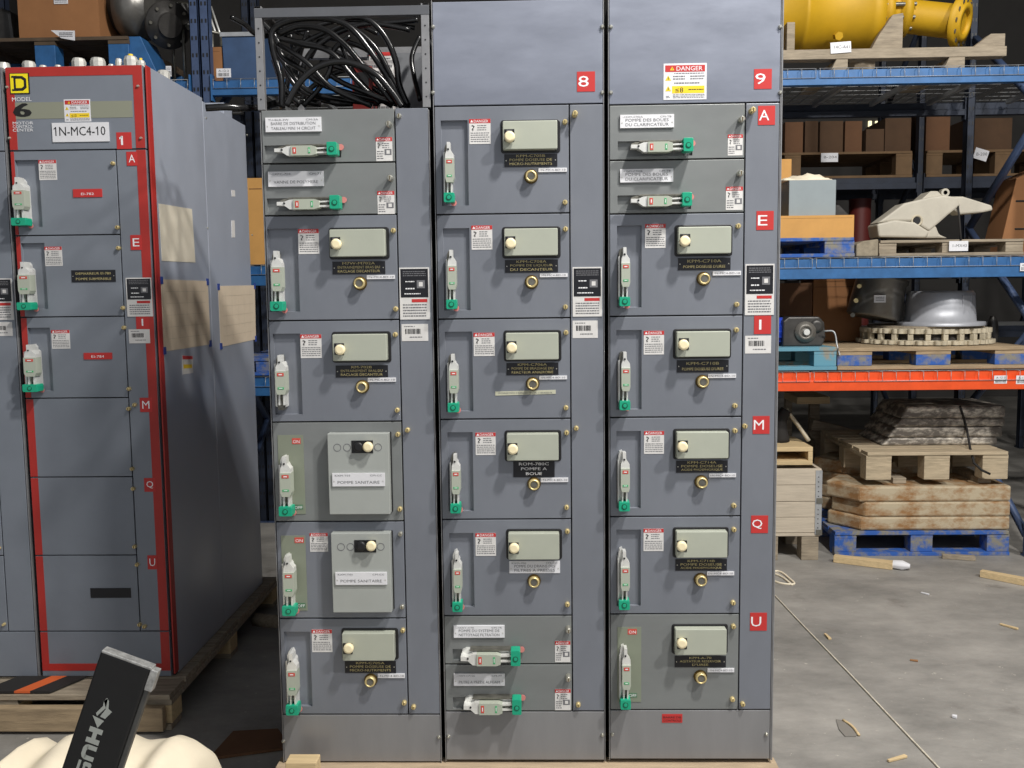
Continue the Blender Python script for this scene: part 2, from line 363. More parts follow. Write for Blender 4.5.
def handle(r, parent, horiz=False, Y=0.0, tab=True, back=.014, prot=.05, white=False, flipped=False):
    # disconnect operator: bracket, lever with red and green marks, forked neck, lock tab
    X0, X1, Z0, Z1 = rect(*r, Y-prot*.6)
    if horiz: T = lambda a, u: (X0+(X1-X0)*u, Z1-(Z1-Z0)*a)
    else: T = lambda a, u: (X0+(X1-X0)*a, Z1-(Z1-Z0)*u)
    mb = MB()
    def pr(pts, y0, y1, m): mb.prism([T(*p) for p in pts], 'y', Y+y0, Y+y1, m)
    wide = 1.0 if not horiz else .9
    pr([(.08, .08), (.2, .02), (.42, .0), (.55, .06), (.6, .3), (.55, .96), (.12, .96), (.06, .5)], back, -prot*.35, SIL if white else SILD)
    pr([(.0, .16), (.12, .14), (.12, .9), (.0, .88)], back, -prot*.55, SIL if not horiz else SILD)       # folded flange
    pr([(.62, .12), (.72, .16), (.74, .9), (.6, .92)], back, -prot*.2, SIL)
    pr([(.38, .0), (.66, .0), (.68, .12), (.96, .2), (.98, .29), (.2, .29), (.22, .2), (.38, .12)], -prot*.3, -prot*.9, SIL)   # shoulder
    pr([(.2, .27), (.98, .27), (.98, .6), (.88, .67), (.3, .67), (.2, .6)], -prot*.3, -prot, GRIP)
    pr([(.34, .66), (.46, .66), (.42, .86), (.3, .86)], -prot*.2, -prot*.8, SIL)
    pr([(.66, .66), (.8, .66), (.78, .86), (.66, .86)], -prot*.2, -prot*.8, SIL)
    pr([(.44, .64), (.68, .64), (.64, .8), (.46, .8)], -prot*.2, -prot*.6, SILD)
    pr([(.34, .30), (.84, .30), (.84, .355), (.34, .355)], -prot, -prot-.0008, REDM)
    pr([(.46, .32), (.72, .32), (.72, .337), (.46, .337)], -prot-.0008, -prot-.0012, WHITE)
    pr([(.36, .545), (.82, .545), (.82, .58), (.36, .58)], -prot, -prot-.0008, GRNM)
    pr([(.46, .557), (.72, .557), (.72, .568), (.46, .568)], -prot-.0008, -prot-.0012, WHITE)
    p = T(.5, .12); mb.cyl((p[0], Y-prot*.9, p[1]), (p[0], Y-prot*.9-.002, p[1]), .003, BLK, 10)
    h = obj('operator_handle', mb, parent, .0012)
    if tab:
        mb = MB(); pts = [(.05, .84), (.95, .84), (.98, .88), (.98, .99), (.92, 1.0), (.1, 1.0), (.03, .98), (.03, .87)]
        if horiz: pts = [(a if a > .5 else a-.1, u) for a, u in pts]
        mb.prism([T(*p) for p in pts], 'y', Y-prot*.2, Y-prot, TEAL)
        c = T(.5, .92); mb.lathe((c[0], Y-prot, c[1]), (0, -1, 0), [(0, .0085), (.0015, .008)], TEALD, 16)
        mb.lathe((c[0], Y-prot-.0014, c[1]), (0, -1, 0), [(0, .0058), (.001, .0052)], TEAL, 16)
        obj('lock_tab', mb, parent, .001)
        mb = MB(); c2 = T(.82, .99) if not horiz else T(.2, 1.02)
        mb.lathe((c2[0], Y-.006, c2[1]), (0, -1, 0), [(0, .009), (.003, .009)], PINK, 14); obj('tab_ring', mb, parent)
def roundrect(x0, x1, z0, z1, r, n=4):
    P = []
    for cx, cz, a0 in ((x1-r, z1-r, 0), (x0+r, z1-r, 90), (x0+r, z0+r, 180), (x1-r, z0+r, 270)):
        for k in range(n+1):
            a = math.radians(a0+90*k/n); P.append((cx+r*math.cos(a), cz+r*math.sin(a)))
    return P
def knob(x, y, Y, r, m, d, parent, name='push_button'):
    p = W(x, y, Y-d); mb = MB(); mb.lathe((p.x, Y+.001, p.z), (0, -1, 0), [(0, r*.7), (d*.35, r*.7), (d*.4, r), (d*.85, r), (d*.97, r*.85), (d, r*.6)], m, 22); return obj(name, mb, parent)
def controlbox(r, kn, parent, face=BOXF):
    X0, X1, Z0, Z1 = rect(*r, -.02); mb = MB()
    mb.prism(roundrect(X0-.006, X1+.008, Z0-.006, Z1+.006, .008), 'y', .001, -.003, BLK)
    mb.prism(roundrect(X0+.001, X1-.001, Z0+.001, Z1-.001, .004), 'y', .0, -.030, face)
    o = obj('pilot_box', mb, parent, .0025)
    p = W(kn[0], kn[1], -.03); mb = MB(); mb.box(p.x-.015, p.x+.014, -.0315, -.029, p.z-.014, p.z+.020, BLK); mb.box(p.x-.008, p.x+.008, -.0322, -.031, p.z+.0135, p.z+.0175, GREYT)
    obj('button_bezel', mb, parent)
    knob(kn[0], kn[1], -.031, .0155, CREAM, .022, parent)
def resetb(x, y, parent):
    p = W(x, y, -.01); mb = MB()
    mb.lathe((p.x, .001, p.z), (0, -1, 0), [(0, .0205), (.006, .0205), (.009, .018)], BRASSD, 26)
    mb.lathe((p.x, -.008, p.z), (0, -1, 0), [(0, .0165), (.012, .0165), (.014, .014), (.014, .012), (.009, .0115)], BRASS, 26)
    mb.lathe((p.x, -.016, p.z), (0, -1, 0), [(0, .0105), (.004, .0100)], SILD, 20)
    return obj('reset_button', mb, parent)

# ------------------------------------------------------------------ motor control cabinets, front row
ROWS = {7: [108.6, 162.8, 214.9, 320.2, 421.7, 521.4, 618.3, 714.4, 762.6],
        8: [105.2, 213.8, 318.5, 418.9, 519.2, 615.5, 664.1, 711.2, 761.0],
        9: [103.9, 159.4, 213.2, 315.7, 417, 516.3, 613.9, 709.8, 760.0]}
SX = {7: -.508, 8: 0.0, 9: .508}
CX = {7: 340, 8: 505, 9: 680}
def body(mb, x0, x1, z0, z1, t=.02, dep=.508):
    mb.box(x0+.012, x1-.012, .03, dep, z0+.002, z1, DARKP)
def cabinet(n, label, open_top=False):
    x0 = SX[n]; x1 = x0+.508; ys = ROWS[n]; Z = [W(CX[n], y, 0).z for y in ys]; zb = Z[-1]; zt = zb+2.286
    root = thing('motor_control_cabinet', ((x0+x1)/2, .25, zb), label, 'electrical cabinet', None)
    mb = MB(); body(mb, x0, x1, zb, Z[0]-.002 if open_top else zt)
    for a, b in ((x0+.006, x0+.0085), (x1-.0085, x1-.006)):
        mb.box(a, b, -.001, .03, zb, zt-(.0 if not open_top else .3), FRAMEP)
    for a, b in ((x0+.0085, x0+.0125), (x1-.0125, x1-.0085)): mb.box(a, b, .026, .06, zb, zt-(.0 if not open_top else .3), DARKP)
    if n == 9: mb.box(x1-.005, x1-.001, -.001, .508, zb, zt, FRAMEP)
    if open_top:
        for a, b in ((x0+.001, x0+.022), (x1-.024, x1-.001)):
            mb.box(a, b, .0, .022, Z[0], zt, FRAMEP); mb.box(a, b, .48, .508, Z[0], zt, FRAMEP)
            for k in range(7):
                mb.cyl(((a+b)/2, .001, Z[0]+.03+k*.04), ((a+b)/2, -.0008, Z[0]+.03+k*.04), .0025, BLK, 8)
        mb.box(x0, x1, -.001, .022, zt-.032, zt-.006, mat('top_rail_grey', (92, 94, 99), .5, .2, .1, 8)); mb.box(x0, x1, .48, .508, zt-.032, zt, FRAMEP)
        mb.box(x0, x0+.02, 0, .508, zt-.006, zt, DARKP); mb.box(x1-.02, x1, 0, .508, zt-.006, zt, DARKP)
    obj('frame', mb, root, .0008)
    # gap covers between neighbouring cabinets
    if open_top:
        mb = MB(); mb.box(x0+.25, x1-.03, .44, .455, Z[0], zt-.03, INNER); obj('back_panel', mb, root)
        mb = MB(); mb.box(x1-.026, x1-.022, .022, .48, Z[0], zt-.03, INNER); obj('side_panel', mb, root)
        P = rect(369, 52, 392, 74, .435); mb = MB(); mb.box(P[0], P[1], .437, .44, P[2], P[3], OLAB); q(mb, P[0], P[1], P[3]-.012, P[3], .4365, REDL); lines(mb, P[0]+.005, P[1]-.005, P[2]+.005, P[3]-.016, .4365, 5); obj('warning_label', mb, root)
    else:
        mb = MB(); mb.box(x0+.0095, x1-.0095, 0, .025, Z[0]+.002, zt-.004, TOPP); tp = obj('top_panel', mb, root, .0016)
        sx = {8: (432.8, 602.4), 9: (611, 780.5)}[n]
        for x in sx:
            for y in (26.5, 92.4): tinyscrew(x, y, tp)
        if n == 8: letter((577, 71.6, 595, 91.6), '8', tp)
        else: letter((754, 69, 771.7, 89), '9', tp); dangerlabel((663.4, 63.4, 706.6, 99.8), tp)
    mb = MB(); mb.box(x0+.0095, x1-.0095, 0, .025, zb+.004, Z[-2]-.002, BOTP); bp = obj('bottom_panel', mb, root, .0016)
    for x, y in {7: ((283, 741.8), (438.8, 737.6)), 8: ((448.5, 737), (602.6, 735.5)), 9: ((612.5, 734.8), (766.8, 734.8))}[n]: tinyscrew(x, y, bp)
    if n == 9:
        P = rect(662, 714, 682.3, 722.5); mb = MB(); mb.box(*P[:2], -.0012, 0, *P[2:], REDL)
        mb.text('BARRE DE', P[0]+.004, P[1]-.004, P[2]+.014, .006, -.0016, BLACKT); mb.text('CONTROLE', P[0]+.004, P[1]-.004, P[2]+.004, .006, -.0016, BLACKT); obj('red_tag', mb, bp)
    mb = MB(); mb.box(x0+.403, x1-.0095, 0, .02, Z[-2]+.002, Z[0]-.002, BLUEP); ww = obj('wireway_door', mb, root, .0016)
    return root, x0, Z, ww
def door(root, x0, z1, z0, recess=None, m=BLUEP):
    mb = MB(); a, b = x0+.0105, x0+.3995
    if recess:
        H = rect(*recess); mb.holed(a, b, z0+.002, z1-.002, 0, .02, H, .012, m)
    else: mb.box(a, b, 0, .02, z0+.002, z1-.002, m)
    return obj('unit_door', mb, root, .0014)
def door_motor(root, x0, Z, i, d):
    dr = door(root, x0, Z[i], Z[i+1], d['rec'])
    handle(d['h'], dr, tab=d.get('tab', True), white=i > 3); sticker(d['st'], dr); controlbox(d['box'], d['kn'], dr)
    if d.get('white'): plate(d['np'], d['t'], dr, WLAB, GREYT, corner=('KXM-700', 'CM-CC'))
    else: plate(d['np'], d['t'], dr, tm=WHITE if d.get('wt') else GOLDT, screws=not d.get('wt'))
    if 'sl' in d: strip(d['sl'], dr, d.get('stx', '1N-MC4-BD-10'))
    resetb(*d['rs'], dr)
    for s in d['sc']: screw(*s, dr)
    return dr
def door_small(root, x0, Z, i, d):
    dr = door(root, x0, Z[i], Z[i+1], d['rec'], GREENP)
    plate(d['np'], d['t'], dr, WLAB, GREYT, t=.006, corner=d.get('c', ('-1XXY-C702A', 'CM-70')))
    handle(d['h'], dr, True, white=d.get('w', False)); sticker(d['st'], dr, small=True); screw(*d['sc'], dr, big=True, m=SCREWM)
    return dr
def door_panel(root, x0, Z, i, d, m):
    dr = door(root, x0, Z[i], Z[i+1], None, m)
    P = rect(*d['on']); mb = MB(); mb.box(P[0], P[1], -.0015, .001, P[2], P[3], OLIVE)
    A = rect(*d['onr'], -.002); mb.box(A[0], A[1], -.0022, -.001, A[2], A[3], REDM); mb.text('ON', A[0]+.003, A[1]-.003, A[2]+.003, .009, -.0026, WHITE)
    B = rect(*d['offr'], -.002); mb.box(B[0], B[1], -.0022, -.001, B[2], B[3], mat('off_green', (84, 120, 92))); mb.text('OFF', B[0]+.002, B[1]-.002, B[2]+.002, .009, -.0026, WHITE)
    obj('switch_plate', mb, dr)
    handle(d['h'], dr, white=True)
    if 'st' in d: sticker(d['st'], dr)
    if 'pan' in d:
        X0, X1, Z0, Z1 = rect(*d['pan'], -.03); mb = MB(); mb.box(X0+.004, X1+.004, -.004, .001, Z0, Z1, BLK)
        mb.box(X0, X1, -.035, 0, Z0, Z1, PANF); pn = obj('control_panel', mb, dr, .0015)
        Zc = W(d['cb'][0], d['cb'][1], -.035).z
        b0 = W(d['bb'], d['cb'][1], -.035).x; c0 = W(d['cb'][0], d['cb'][1], -.035).x
        mb = MB(); mb.box(b0-.019, c0+.017, -.0365, -.034, Zc-.017, Zc+.021, BLK); obj('button_bezel', mb, dr)
        knob(d['bb'], d['cb'][1], -.036, .0145, BLK, .018, dr); knob(d['cb'][0], d['cb'][1], -.036, .0150, CREAM, .022, dr)
        mb = MB()
        for cx in d['circ']:
            p = W(cx, d['cb'][1], -.035); n = 20; R, r = .0118, .0098
            vs = [(p.x+math.cos(2*math.pi*k/n)*rr, -.0356, Zc+math.sin(2*math.pi*k/n)*rr) for k in range(n) for rr in (R, r)]
            mb.add(vs, [(2*k, 2*((k+1) % n), 2*((k+1) % n)+1, 2*k+1) for k in range(n)], GREYT)
        obj('knockout_rings', mb, dr)
        plate(d['np'], d['t'], dr, WLAB, GREYT, Y=-.036, t=.004, corner=('KXM-T03', 'CM-CC'))
    return dr

c7, x7, Z7, w7 = cabinet(7, 'left of the three front grey cabinets, its open top full of looped black cables', True)
door_small(c7, x7, Z7, 0, dict(rec=(264.6, 145, 341, 158), np=(266, 117.6, 321.5, 132), t=['BARRE DE DISTRIBUTION', 'TABLEAU MINI 14 CIRCUIT'], c=('TU-BLR-3W', 'CM-3A'), h=(275.6, 144, 338, 156.5), st=(376, 137.3, 392.4, 161), sc=(389, 124.5)))
door_small(c7, x7, Z7, 1, dict(rec=(267, 198, 340, 211), np=(268.7, 171.5, 324, 186.6), t=['VANNE DE POLYMERE'], c=('-1XPC-704', 'CM-71'), h=(278, 197, 341, 210), st=(377.6, 191, 394.6, 214), sc=(390.5, 178.4)))
door_motor(c7, x7, Z7, 2, dict(rec=(268.6, 228.6, 298.7, 311.7), h=(270.5, 251, 284, 311), st=(298.4, 229, 319, 254), box=(329.8, 229, 385.6, 257), kn=(335.6, 244), np=(332.6, 261.4, 385.3, 274.2), t=['M7W-M702A', 'ENTRAINEMENT BRAS DU', 'RACLAGE DECANTEUR'], sl=(367, 275, 395, 279), rs=(359.6, 283.3), sc=((393, 230.5), (395.4, 309))))
door_motor(c7, x7, Z7, 3, dict(rec=(274, 333.6, 301.4, 414.5), h=(274.6, 355, 288, 413), tab=False, st=(300.6, 334.4, 321.6, 358), box=(332.8, 333.8, 387.5, 361), kn=(339.4, 350), np=(335.8, 365.3, 388, 377.3), t=['RM-702B', 'ENTRAINEMENT BRAS DU', 'RACLAGE DECANTEUR'], sl=(368, 377.6, 396, 381.7), rs=(362, 387), sc=((395, 334.7), (397, 410.4))))
d = door_panel(c7, x7, Z7, 4, dict(on=(279, 435, 304.5, 514), onr=(292, 438.2, 300.5, 444), offr=(294, 504.6, 303, 509.6), h=(279, 456, 293, 515), pan=(328.7, 433.4, 389.5, 514), cb=(367.4, 447.4), bb=358, circ=(337.3, 347, 378), np=(332.6, 473, 385, 486), t=['POMPE SANITAIRE']), GREENP)
screw(397.6, 434.7, d); screw(399.7, 509.4, d)
d = door_panel(c7, x7, Z7, 5, dict(on=(282.3, 535.5, 306.5, 610.4), onr=(294.6, 537.5, 303.7, 543), offr=(297, 603, 305.5, 607.8), h=(282.3, 555, 296, 614), st=(310, 533, 328, 551.6), pan=(332.3, 533, 391, 612), cb=(370.6, 546.8), bb=360.7, circ=(341, 350.5, 380.7), np=(335.7, 572, 387.2, 584.4), t=['POMPE SANITAIRE']), BLUEP)
screw(400.2, 534.4, d, m=SCREWM); screw(402, 607.3, d, m=SCREWM)
door_motor(c7, x7, Z7, 6, dict(rec=(285.4, 631.7, 311.3, 706.5), h=(286, 652, 299, 712.8), st=(312, 629.4, 332.2, 652), box=(342.5, 632, 395, 660), kn=(348, 649.5), np=(345, 661, 396, 672.7), t=['KPM-C705A', 'POMPE DOSEUSE DE', 'MICRO-NUTRIMENTS'], sl=(378, 673.4, 405, 677.6), rs=(370.4, 681), sc=((402.6, 631), (404, 703.5))))
screw(398.7, 115.7, w7, m=SCREWM); screw(407.3, 430.3, w7); screw(413.3, 707.7, w7)
ratingplate((399.8, 267.5, 429.6, 319.4), 298, w7); barcode((401.7, 324, 428.2, 341), w7)

c8, x8, Z8, w8 = cabinet(8, 'middle of the three front grey cabinets, with the red 8 tag on its top panel')
R8 = [dict(rec=(441.4, 120.3, 468.2, 205.6), h=(443.5, 142.7, 454.5, 202.8), st=(469.3, 119, 490.6, 144), box=(502.5, 120.8, 557.6, 150), kn=(509.5, 136.3), np=(504.3, 154, 557.3, 166.8), t=['KPM-C705B', 'POMPE DOSEUSE DE', 'MICRO-NUTRIMENTS'], sl=(538.5, 168, 567, 172), rs=(531, 176.3), sc=((565, 121.7), (565, 202.3))),
      dict(rec=(443.6, 228.2, 470, 310.3), h=(446, 250, 457, 309), st=(471.5, 225.5, 492.3, 249.6), box=(504, 228.2, 558, 256), kn=(510.6, 243.3), np=(505, 259.7, 558, 272.5), t=['KPM-C708A', 'POMPE DE LIQUEUR', 'DU DECANTEUR'], sl=(539.8, 273.3, 567.7, 277), rs=(531.6, 282), sc=((565.5, 229), (565.5, 307))),
      dict(rec=(445.5, 331.6, 472.8, 411.4), h=(447.4, 354, 459, 411.6), st=(473.7, 332.7, 494.7, 356), box=(505.5, 332.4, 558.8, 359.8), kn=(511.7, 348), np=(506.5, 362.7, 558.4, 375), t=['KPM-C706A', 'POMPE DE BRASSAGE DU', 'REACTEUR ANAEROBIE'], sl=(539.3, 375.6, 567, 379.3), rs=(532.7, 384), sc=((566, 332.7), (566, 408))),
      dict(rec=(448, 432.2, 473.2, 511.2), h=(450, 453.8, 461, 512), st=(475.6, 432.5, 495.7, 455), box=(506.5, 433, 558.8, 460.4), kn=(512.7, 449.8), np=(513.3, 461.3, 554.6, 477), t=['ROM-780C', 'POMPE A', 'BOUE'], wt=True, sl=(540.8, 477.6, 568.2, 481.9), rs=(534, 484.3), sc=((566.6, 433), (566.6, 507.7))),
      dict(rec=(450, 533, 474, 607), h=(452, 552, 462.5, 610), st=(475.6, 533, 496, 555.8), box=(508, 532.4, 559.6, 559.2), kn=(514, 549), np=(509.3, 560.8, 560, 573), t=['POMPE DU DRAINS DES', 'FILTRES A PRESSES'], white=True, rs=(534, 581.7), sc=((567.4, 531.8), (567.4, 605)))]
for i, d in enumerate(R8):
    dr = door_motor(c8, x8, Z8, i, d)
    if i == 2:
        a = W(495.3, 393.6, 0); b = W(555.7, 391.8, 0); mb = MB()
        mb.add([(a.x, -.0012, a.z-.006), (b.x, -.0012, b.z-.006), (b.x, -.0012, b.z+.006), (a.x, -.0012, a.z+.006), (a.x, 0, a.z-.006), (b.x, 0, b.z-.006), (b.x, 0, b.z+.006), (a.x, 0, a.z+.006)], [(0, 1, 2, 3), (0, 4, 5, 1), (2, 6, 7, 3), (0, 3, 7, 4), (1, 5, 6, 2)], TAPE)
        mb.text('DOSAGE MCC 4 RANGEE 10 COL C BRASSEUR', a.x+.01, b.x-.01, a.z-.001, .005, -.0016, GREYT); obj('tape_strip', mb, dr)
door_small(c8, x8, Z8, 5, dict(rec=(452.7, 649, 520, 661), np=(453.9, 625, 504.6, 637), t=['POMPE DU SYSTEME DE', 'NETTOYAGE FILTRATION'], c=('-1XXY-C70', 'CM-7R'), h=(461, 649.5, 520.4, 664), st=(555, 641, 570.3, 662), sc=(568.3, 629), w=True))
door_small(c8, x8, Z8, 6, dict(rec=(453, 697, 520, 709), np=(454, 673, 504.8, 685), t=['FILTRE A PRESSE ALFOAM'], c=('-1XXY-C710A', 'CM-7T'), h=(464, 698, 521.5, 712.5), st=(555, 689, 570.6, 710), sc=(568.3, 677.3), w=True))
screw(574.8, 114.3, w8, big=True); screw(576.3, 428.5, w8); screw(578.3, 705.4, w8)
ratingplate((572.6, 267, 602, 316.5), 297, w8); barcode((572.6, 320.6, 597.8, 338), w8)

c9, x9, Z9, w9 = cabinet(9, 'rightmost front grey cabinet, with the red 9 tag and a DANGER label on top')
door_small(c9, x9, Z9, 0, dict(rec=(617.8, 140.8, 692.4, 156), np=(620, 114.8, 673.8, 128), t=['POMPE DES BOUES', 'DU CLARIFICATEUR'], c=('-1XXY-C702A', 'CM-TB'), h=(630.6, 140, 692.4, 153), st=(727.7, 134.5, 742.7, 155.5), sc=(741.3, 119.7)))
door_small(c9, x9, Z9, 1, dict(rec=(617.5, 195, 691, 209.5), np=(620, 169, 673, 182.3), t=['POMPE DES BOUES', 'DU CLARIFICATEUR'], c=('-1XXY-C702B', 'CM-TB'), h=(630.6, 194, 691, 207), st=(725.8, 186.7, 742.7, 210), sc=(740, 173.6)))
R9 = [dict(rec=(617, 225.5, 641.6, 307.5), h=(618.6, 247.4, 629.8, 306.2), st=(645, 224, 665.6, 248), box=(677.5, 226.5, 731, 254), kn=(685.3, 241), np=(678, 257.8, 730.4, 270), t=['KPM-C710A', "POMPE DOSEUSE D'UREE"], sl=(712.6, 271, 740.8, 275.3), rs=(704, 278.8), sc=((738.6, 226), (737, 304.5))),
      dict(rec=(616.4, 330, 641.6, 409.5), h=(618.6, 351.8, 630, 409.5), st=(643.7, 330.8, 664, 354.5), box=(676, 331, 729.7, 357), kn=(684, 345), np=(676.8, 360, 728.5, 372.3), t=['KPM-C710B', "POMPE DOSEUSE D'UREE"], sl=(708, 373.8, 735.9, 377.8), rs=(702.8, 381.9), sc=((736.7, 330), (735.3, 406))),
      dict(rec=(616.5, 431, 640.8, 508.3), h=(618, 451.7, 629.5, 510), st=(644, 431, 664, 453.8), box=(676, 431.4, 728.3, 458.4), kn=(683, 447.2), np=(676, 460.5, 727.6, 472.5), t=['KPM-C714A', 'POMPE DOSEUSE', 'ACIDE PHOSPHORIQUE'], sl=(709, 473.3, 735.8, 477), rs=(701.7, 482.4), sc=((735.3, 431), (734.2, 506))),
      dict(rec=(616.5, 529.6, 640.8, 606), h=(618, 550, 629.5, 608), st=(643.5, 528.6, 663.5, 551), box=(675.6, 530.6, 727.2, 557.3), kn=(682.2, 547), np=(675.3, 559, 726.8, 570.5), t=['KPM-C714B', 'POMPE DOSEUSE', 'ACIDE PHOSPHORIQUE'], sl=(706.8, 571.3, 734, 575), rs=(701, 580.3), sc=((734.2, 530), (733.4, 603.3)))]
for i, d in enumerate(R9): door_motor(c9, x9, Z9, i+2, d)
d = door_panel(c9, x9, Z9, 6, dict(on=(617.4, 627, 641.2, 701.7), onr=(627.8, 629, 636.8, 634.4), offr=(628.3, 693, 637, 697.5), h=(619.5, 646.8, 630.5, 707)), GREENP)
controlbox((674.5, 628, 726.4, 654.3), (682.3, 644.4), d); plate((674.6, 656, 725.8, 667), ['KPM-A-70', 'AGITATEUR RESERVOIR', "D'UREE"], d); strip((707.3, 668, 734, 671.8), d); resetb(700.8, 677.6, d)
screw(733.7, 627, d); screw(732.8, 700, d)
screw(752, 110.7, w9, big=True); screw(745.2, 426.4, w9); screw(743, 704.7, w9)
for r, s in (((758, 105.8, 775, 125), 'A'), ((756.4, 211, 773.6, 230), 'E'), ((754, 315.6, 771, 334), 'I'), ((752.7, 416, 769.5, 433.8), 'M'), ((751, 515.5, 768, 533), 'Q'), ((750, 612.7, 766.8, 630.5), 'U')): letter(r, s, w9)
ratingplate((745, 264, 774, 315), 294.5, w9); barcode((745, 335.7, 771, 353.4), w9)

# timber skids under the front cabinets
zb = min(Z7[-1], Z8[-1], Z9[-1])
mb = MB(); mb.box(-.52, 1.03, -.06, .04, .0, zb-.001, SKID); one('timber_skid', mb, (.25, 0, 0), 'long timber skid lying under the fronts of the three front grey cabinets', 'timber', None, .003)
mb = MB(); mb.box(-.52, 1.03, .42, .52, .0, zb-.001, SKID); one('timber_skid', mb, (.25, .47, 0), 'timber skid under the back edge of the three front grey cabinets', 'timber', None, .003)
P = rect(287, 759.5, 318, 772, -.10); mb = MB(); mb.box(P[0], P[1], -.12, -.065, 0, P[3], PALE); one('wood_block', mb, (P[0], -.09, 0), 'small pale wood block on the floor under the left front cabinet corner', 'wood block', None, .003)

# ------------------------------------------------------------------ loops of cable in the open top
zc = Z7[0]+.012
CG = 'black cables tangled in the open cabinet top'
def cable(pts, Y, label, r=.0095, grp=CG):
    P = []
    for i, p in enumerate(pts):
        yy = p[2] if len(p) > 2 else Y; P.append(W(p[0], p[1], yy))
    for p in P:
        p.z = max(p.z, zc) if p.x > -.50 else p.z
    mb = MB(); mb.tube(P, r, CABLE, 10, 8); return one('power_cable', mb, P[0], label, 'cable', grp)
cable([(286, 106), (300, 82), (320, 66), (346, 62), (374, 73), (392, 92), (402, 108)], .05, 'black cable making the lowest front arch, shining along its top', .0095)
cable([(282, 108), (281, 80), (273, 50), (273, 30), (292, 20), (322, 18), (348, 26), (368, 48), (386, 75), (404, 106)], .10, 'black cable making the tall loop from the left side over to the right corner', .0100)
cable([(278, 34), (300, 26), (325, 30), (345, 45), (358, 60), (372, 76), (394, 104)], .14, 'black cable in the second arch, curving down to the right behind the lowest arch', .0095)
cable([(336, 22), (352, 17), (370, 21), (386, 38), (396, 62), (399, 84), (408, 106)], .16, 'black cable arching highest at the right of the open top', .0095)
cable([(262, 22), (276, 38), (282, 56), (302, 70), (322, 84), (352, 94), (398, 104)], .20, 'black cable drooping from the upper left across to the lower right', .0095)
TG = 'short lengths of cable in the middle of the tangle'
TL = 'black cable length buried in the middle of the cable tangle'
cable([(206, 108, -.02), (226, 107, -.01), (246, 108, .03), (263, 107, .12), (290, 100, .2), (320, 104, .26)], .2, 'black cable whose cut end sticks out left of the open cabinet top', .0105)
for pts, Y in [([(303, 106), (318, 90), (330, 70), (334, 50), (350, 36)], .22), ([(297, 90), (306, 60), (320, 44), (345, 30), (372, 24), (410, 30)], .28),
               ([(268, 32), (290, 40), (320, 46), (352, 60), (380, 84), (402, 98)], .30), ([(330, 75), (345, 84), (365, 92), (385, 100), (410, 106)], .18),
               ([(276, 50), (290, 72), (310, 92), (345, 100), (380, 104)], .25), ([(290, 34), (294, 56), (288, 80), (284, 104)], .33),
               ([(308, 30), (300, 54), (296, 78), (310, 98)], .36), ([(342, 46), (352, 70), (370, 92), (392, 106)], .24),
               ([(280, 26), (310, 36), (340, 40), (370, 52), (390, 76)], .38), ([(320, 62), (350, 72), (376, 90), (398, 104)], .32), ([(268, 26), (300, 16), (340, 22), (374, 46), (398, 90)], .26), ([(274, 60), (284, 88), (300, 104)], .12), ([(296, 106), (316, 84), (348, 70), (380, 82), (396, 104)], .36), ([(278, 44), (306, 62), (332, 88), (372, 106)], .15), ([(352, 28), (376, 24), (400, 22), (418, 20)], .34), ([(310, 58), (324, 36), (352, 24), (378, 34)], .4), ([(282, 100), (300, 94), (340, 104), (380, 100)], .4), ([(272, 36), (300, 44), (330, 52), (356, 80), (380, 104)], .2), ([(330, 30), (300, 46), (286, 66), (300, 90), (330, 100)], .3)]:
    cable(pts, Y, TL, .0085, TG)
mb = MB(); P = [W(*p) for p in ((231, 17, .12), (244, 24, .15), (262, 36, .2), (300, 30, .3), (350, 20, .34), (415, 28, .36))]; mb.tube(P, .008, CABLE, 10, 8)
one('power_cable', mb, P[0], 'black cable entering the open cabinet top from the upper left', 'cable')
mb = MB(); P = [W(*p) for p in ((420, 36, .38), (412, 56, .36), (414, 76, .34), (420, 100, .3))]; mb.tube(P, .008, CABLE, 10, 8)
one('power_cable', mb, P[0], 'black cable hanging by the right inner side of the open cabinet top', 'cable')
mb = MB(); P = rect(352, 66, 372, 100, .3); mb.box(P[0], P[1], .3, .4, zc-.01, P[3], mat('dark_red', (120, 34, 30), .5)); mb.box(P[0]+.01, P[1]-.01, .295, .3, P[2]+.02, P[3]-.02, BLK)
one('fuse_block', mb, (P[0], .35, zc), 'dark red block behind the cable tangle in the open top', 'electrical block', None, .003)
P = rect(360, 58, 394, 106, .38); mb = MB(); mb.box(P[0], P[1], .41, .418, zc-.01, P[3], OLAB); lines(mb, P[0]+.01, P[1]-.01, zc+.02, P[3]-.01, .409, 10)
one('instruction_card', mb, (P[0], .41, zc), 'pale printed card standing behind the cables in the open top', 'card')

# ------------------------------------------------------------------ left row of cabinets
LX, LY = -1.1029, .6683            # front right corner of the left cabinet
LW = .518
def LR(r, Y=None): return rect(*r, LY if Y is None else Y)
LZ = [W(80, y, LY).z for y in (66, 150, 235, 316.7, 398, 477, 555.3, 631.3, 677)]
lx0 = LX-LW; lx1 = LX; lb = LZ[-1]
rootL = thing('motor_control_cabinet', ((lx0+lx1)/2, LY+.25, lb), 'red-bordered grey cabinet on a pallet at left with a white 1N-MC4-10 sign', 'electrical cabinet')
mb = MB(); mb.box(lx0+.01, lx1-.003, LY+.02, LY+.585, lb, LZ[0]-.003, DARKP)
mb.box(lx1-.003, lx1, LY+.045, LY+.585, lb, LZ[0], LSIDE); obj('frame', mb, rootL)
mb = MB(); mb.box(lx1-.004, lx1+.0015, LY+.006, LY+.045, lb+.01, LZ[0], RED); obj('corner_trim', mb, rootL, .001)
mb = MB(); mb.box(lx0+.005, lx1-.012, LY, LY+.02, LZ[1]+.0025, LZ[0], LBLUE); tp = obj('top_panel', mb, rootL, .0015)
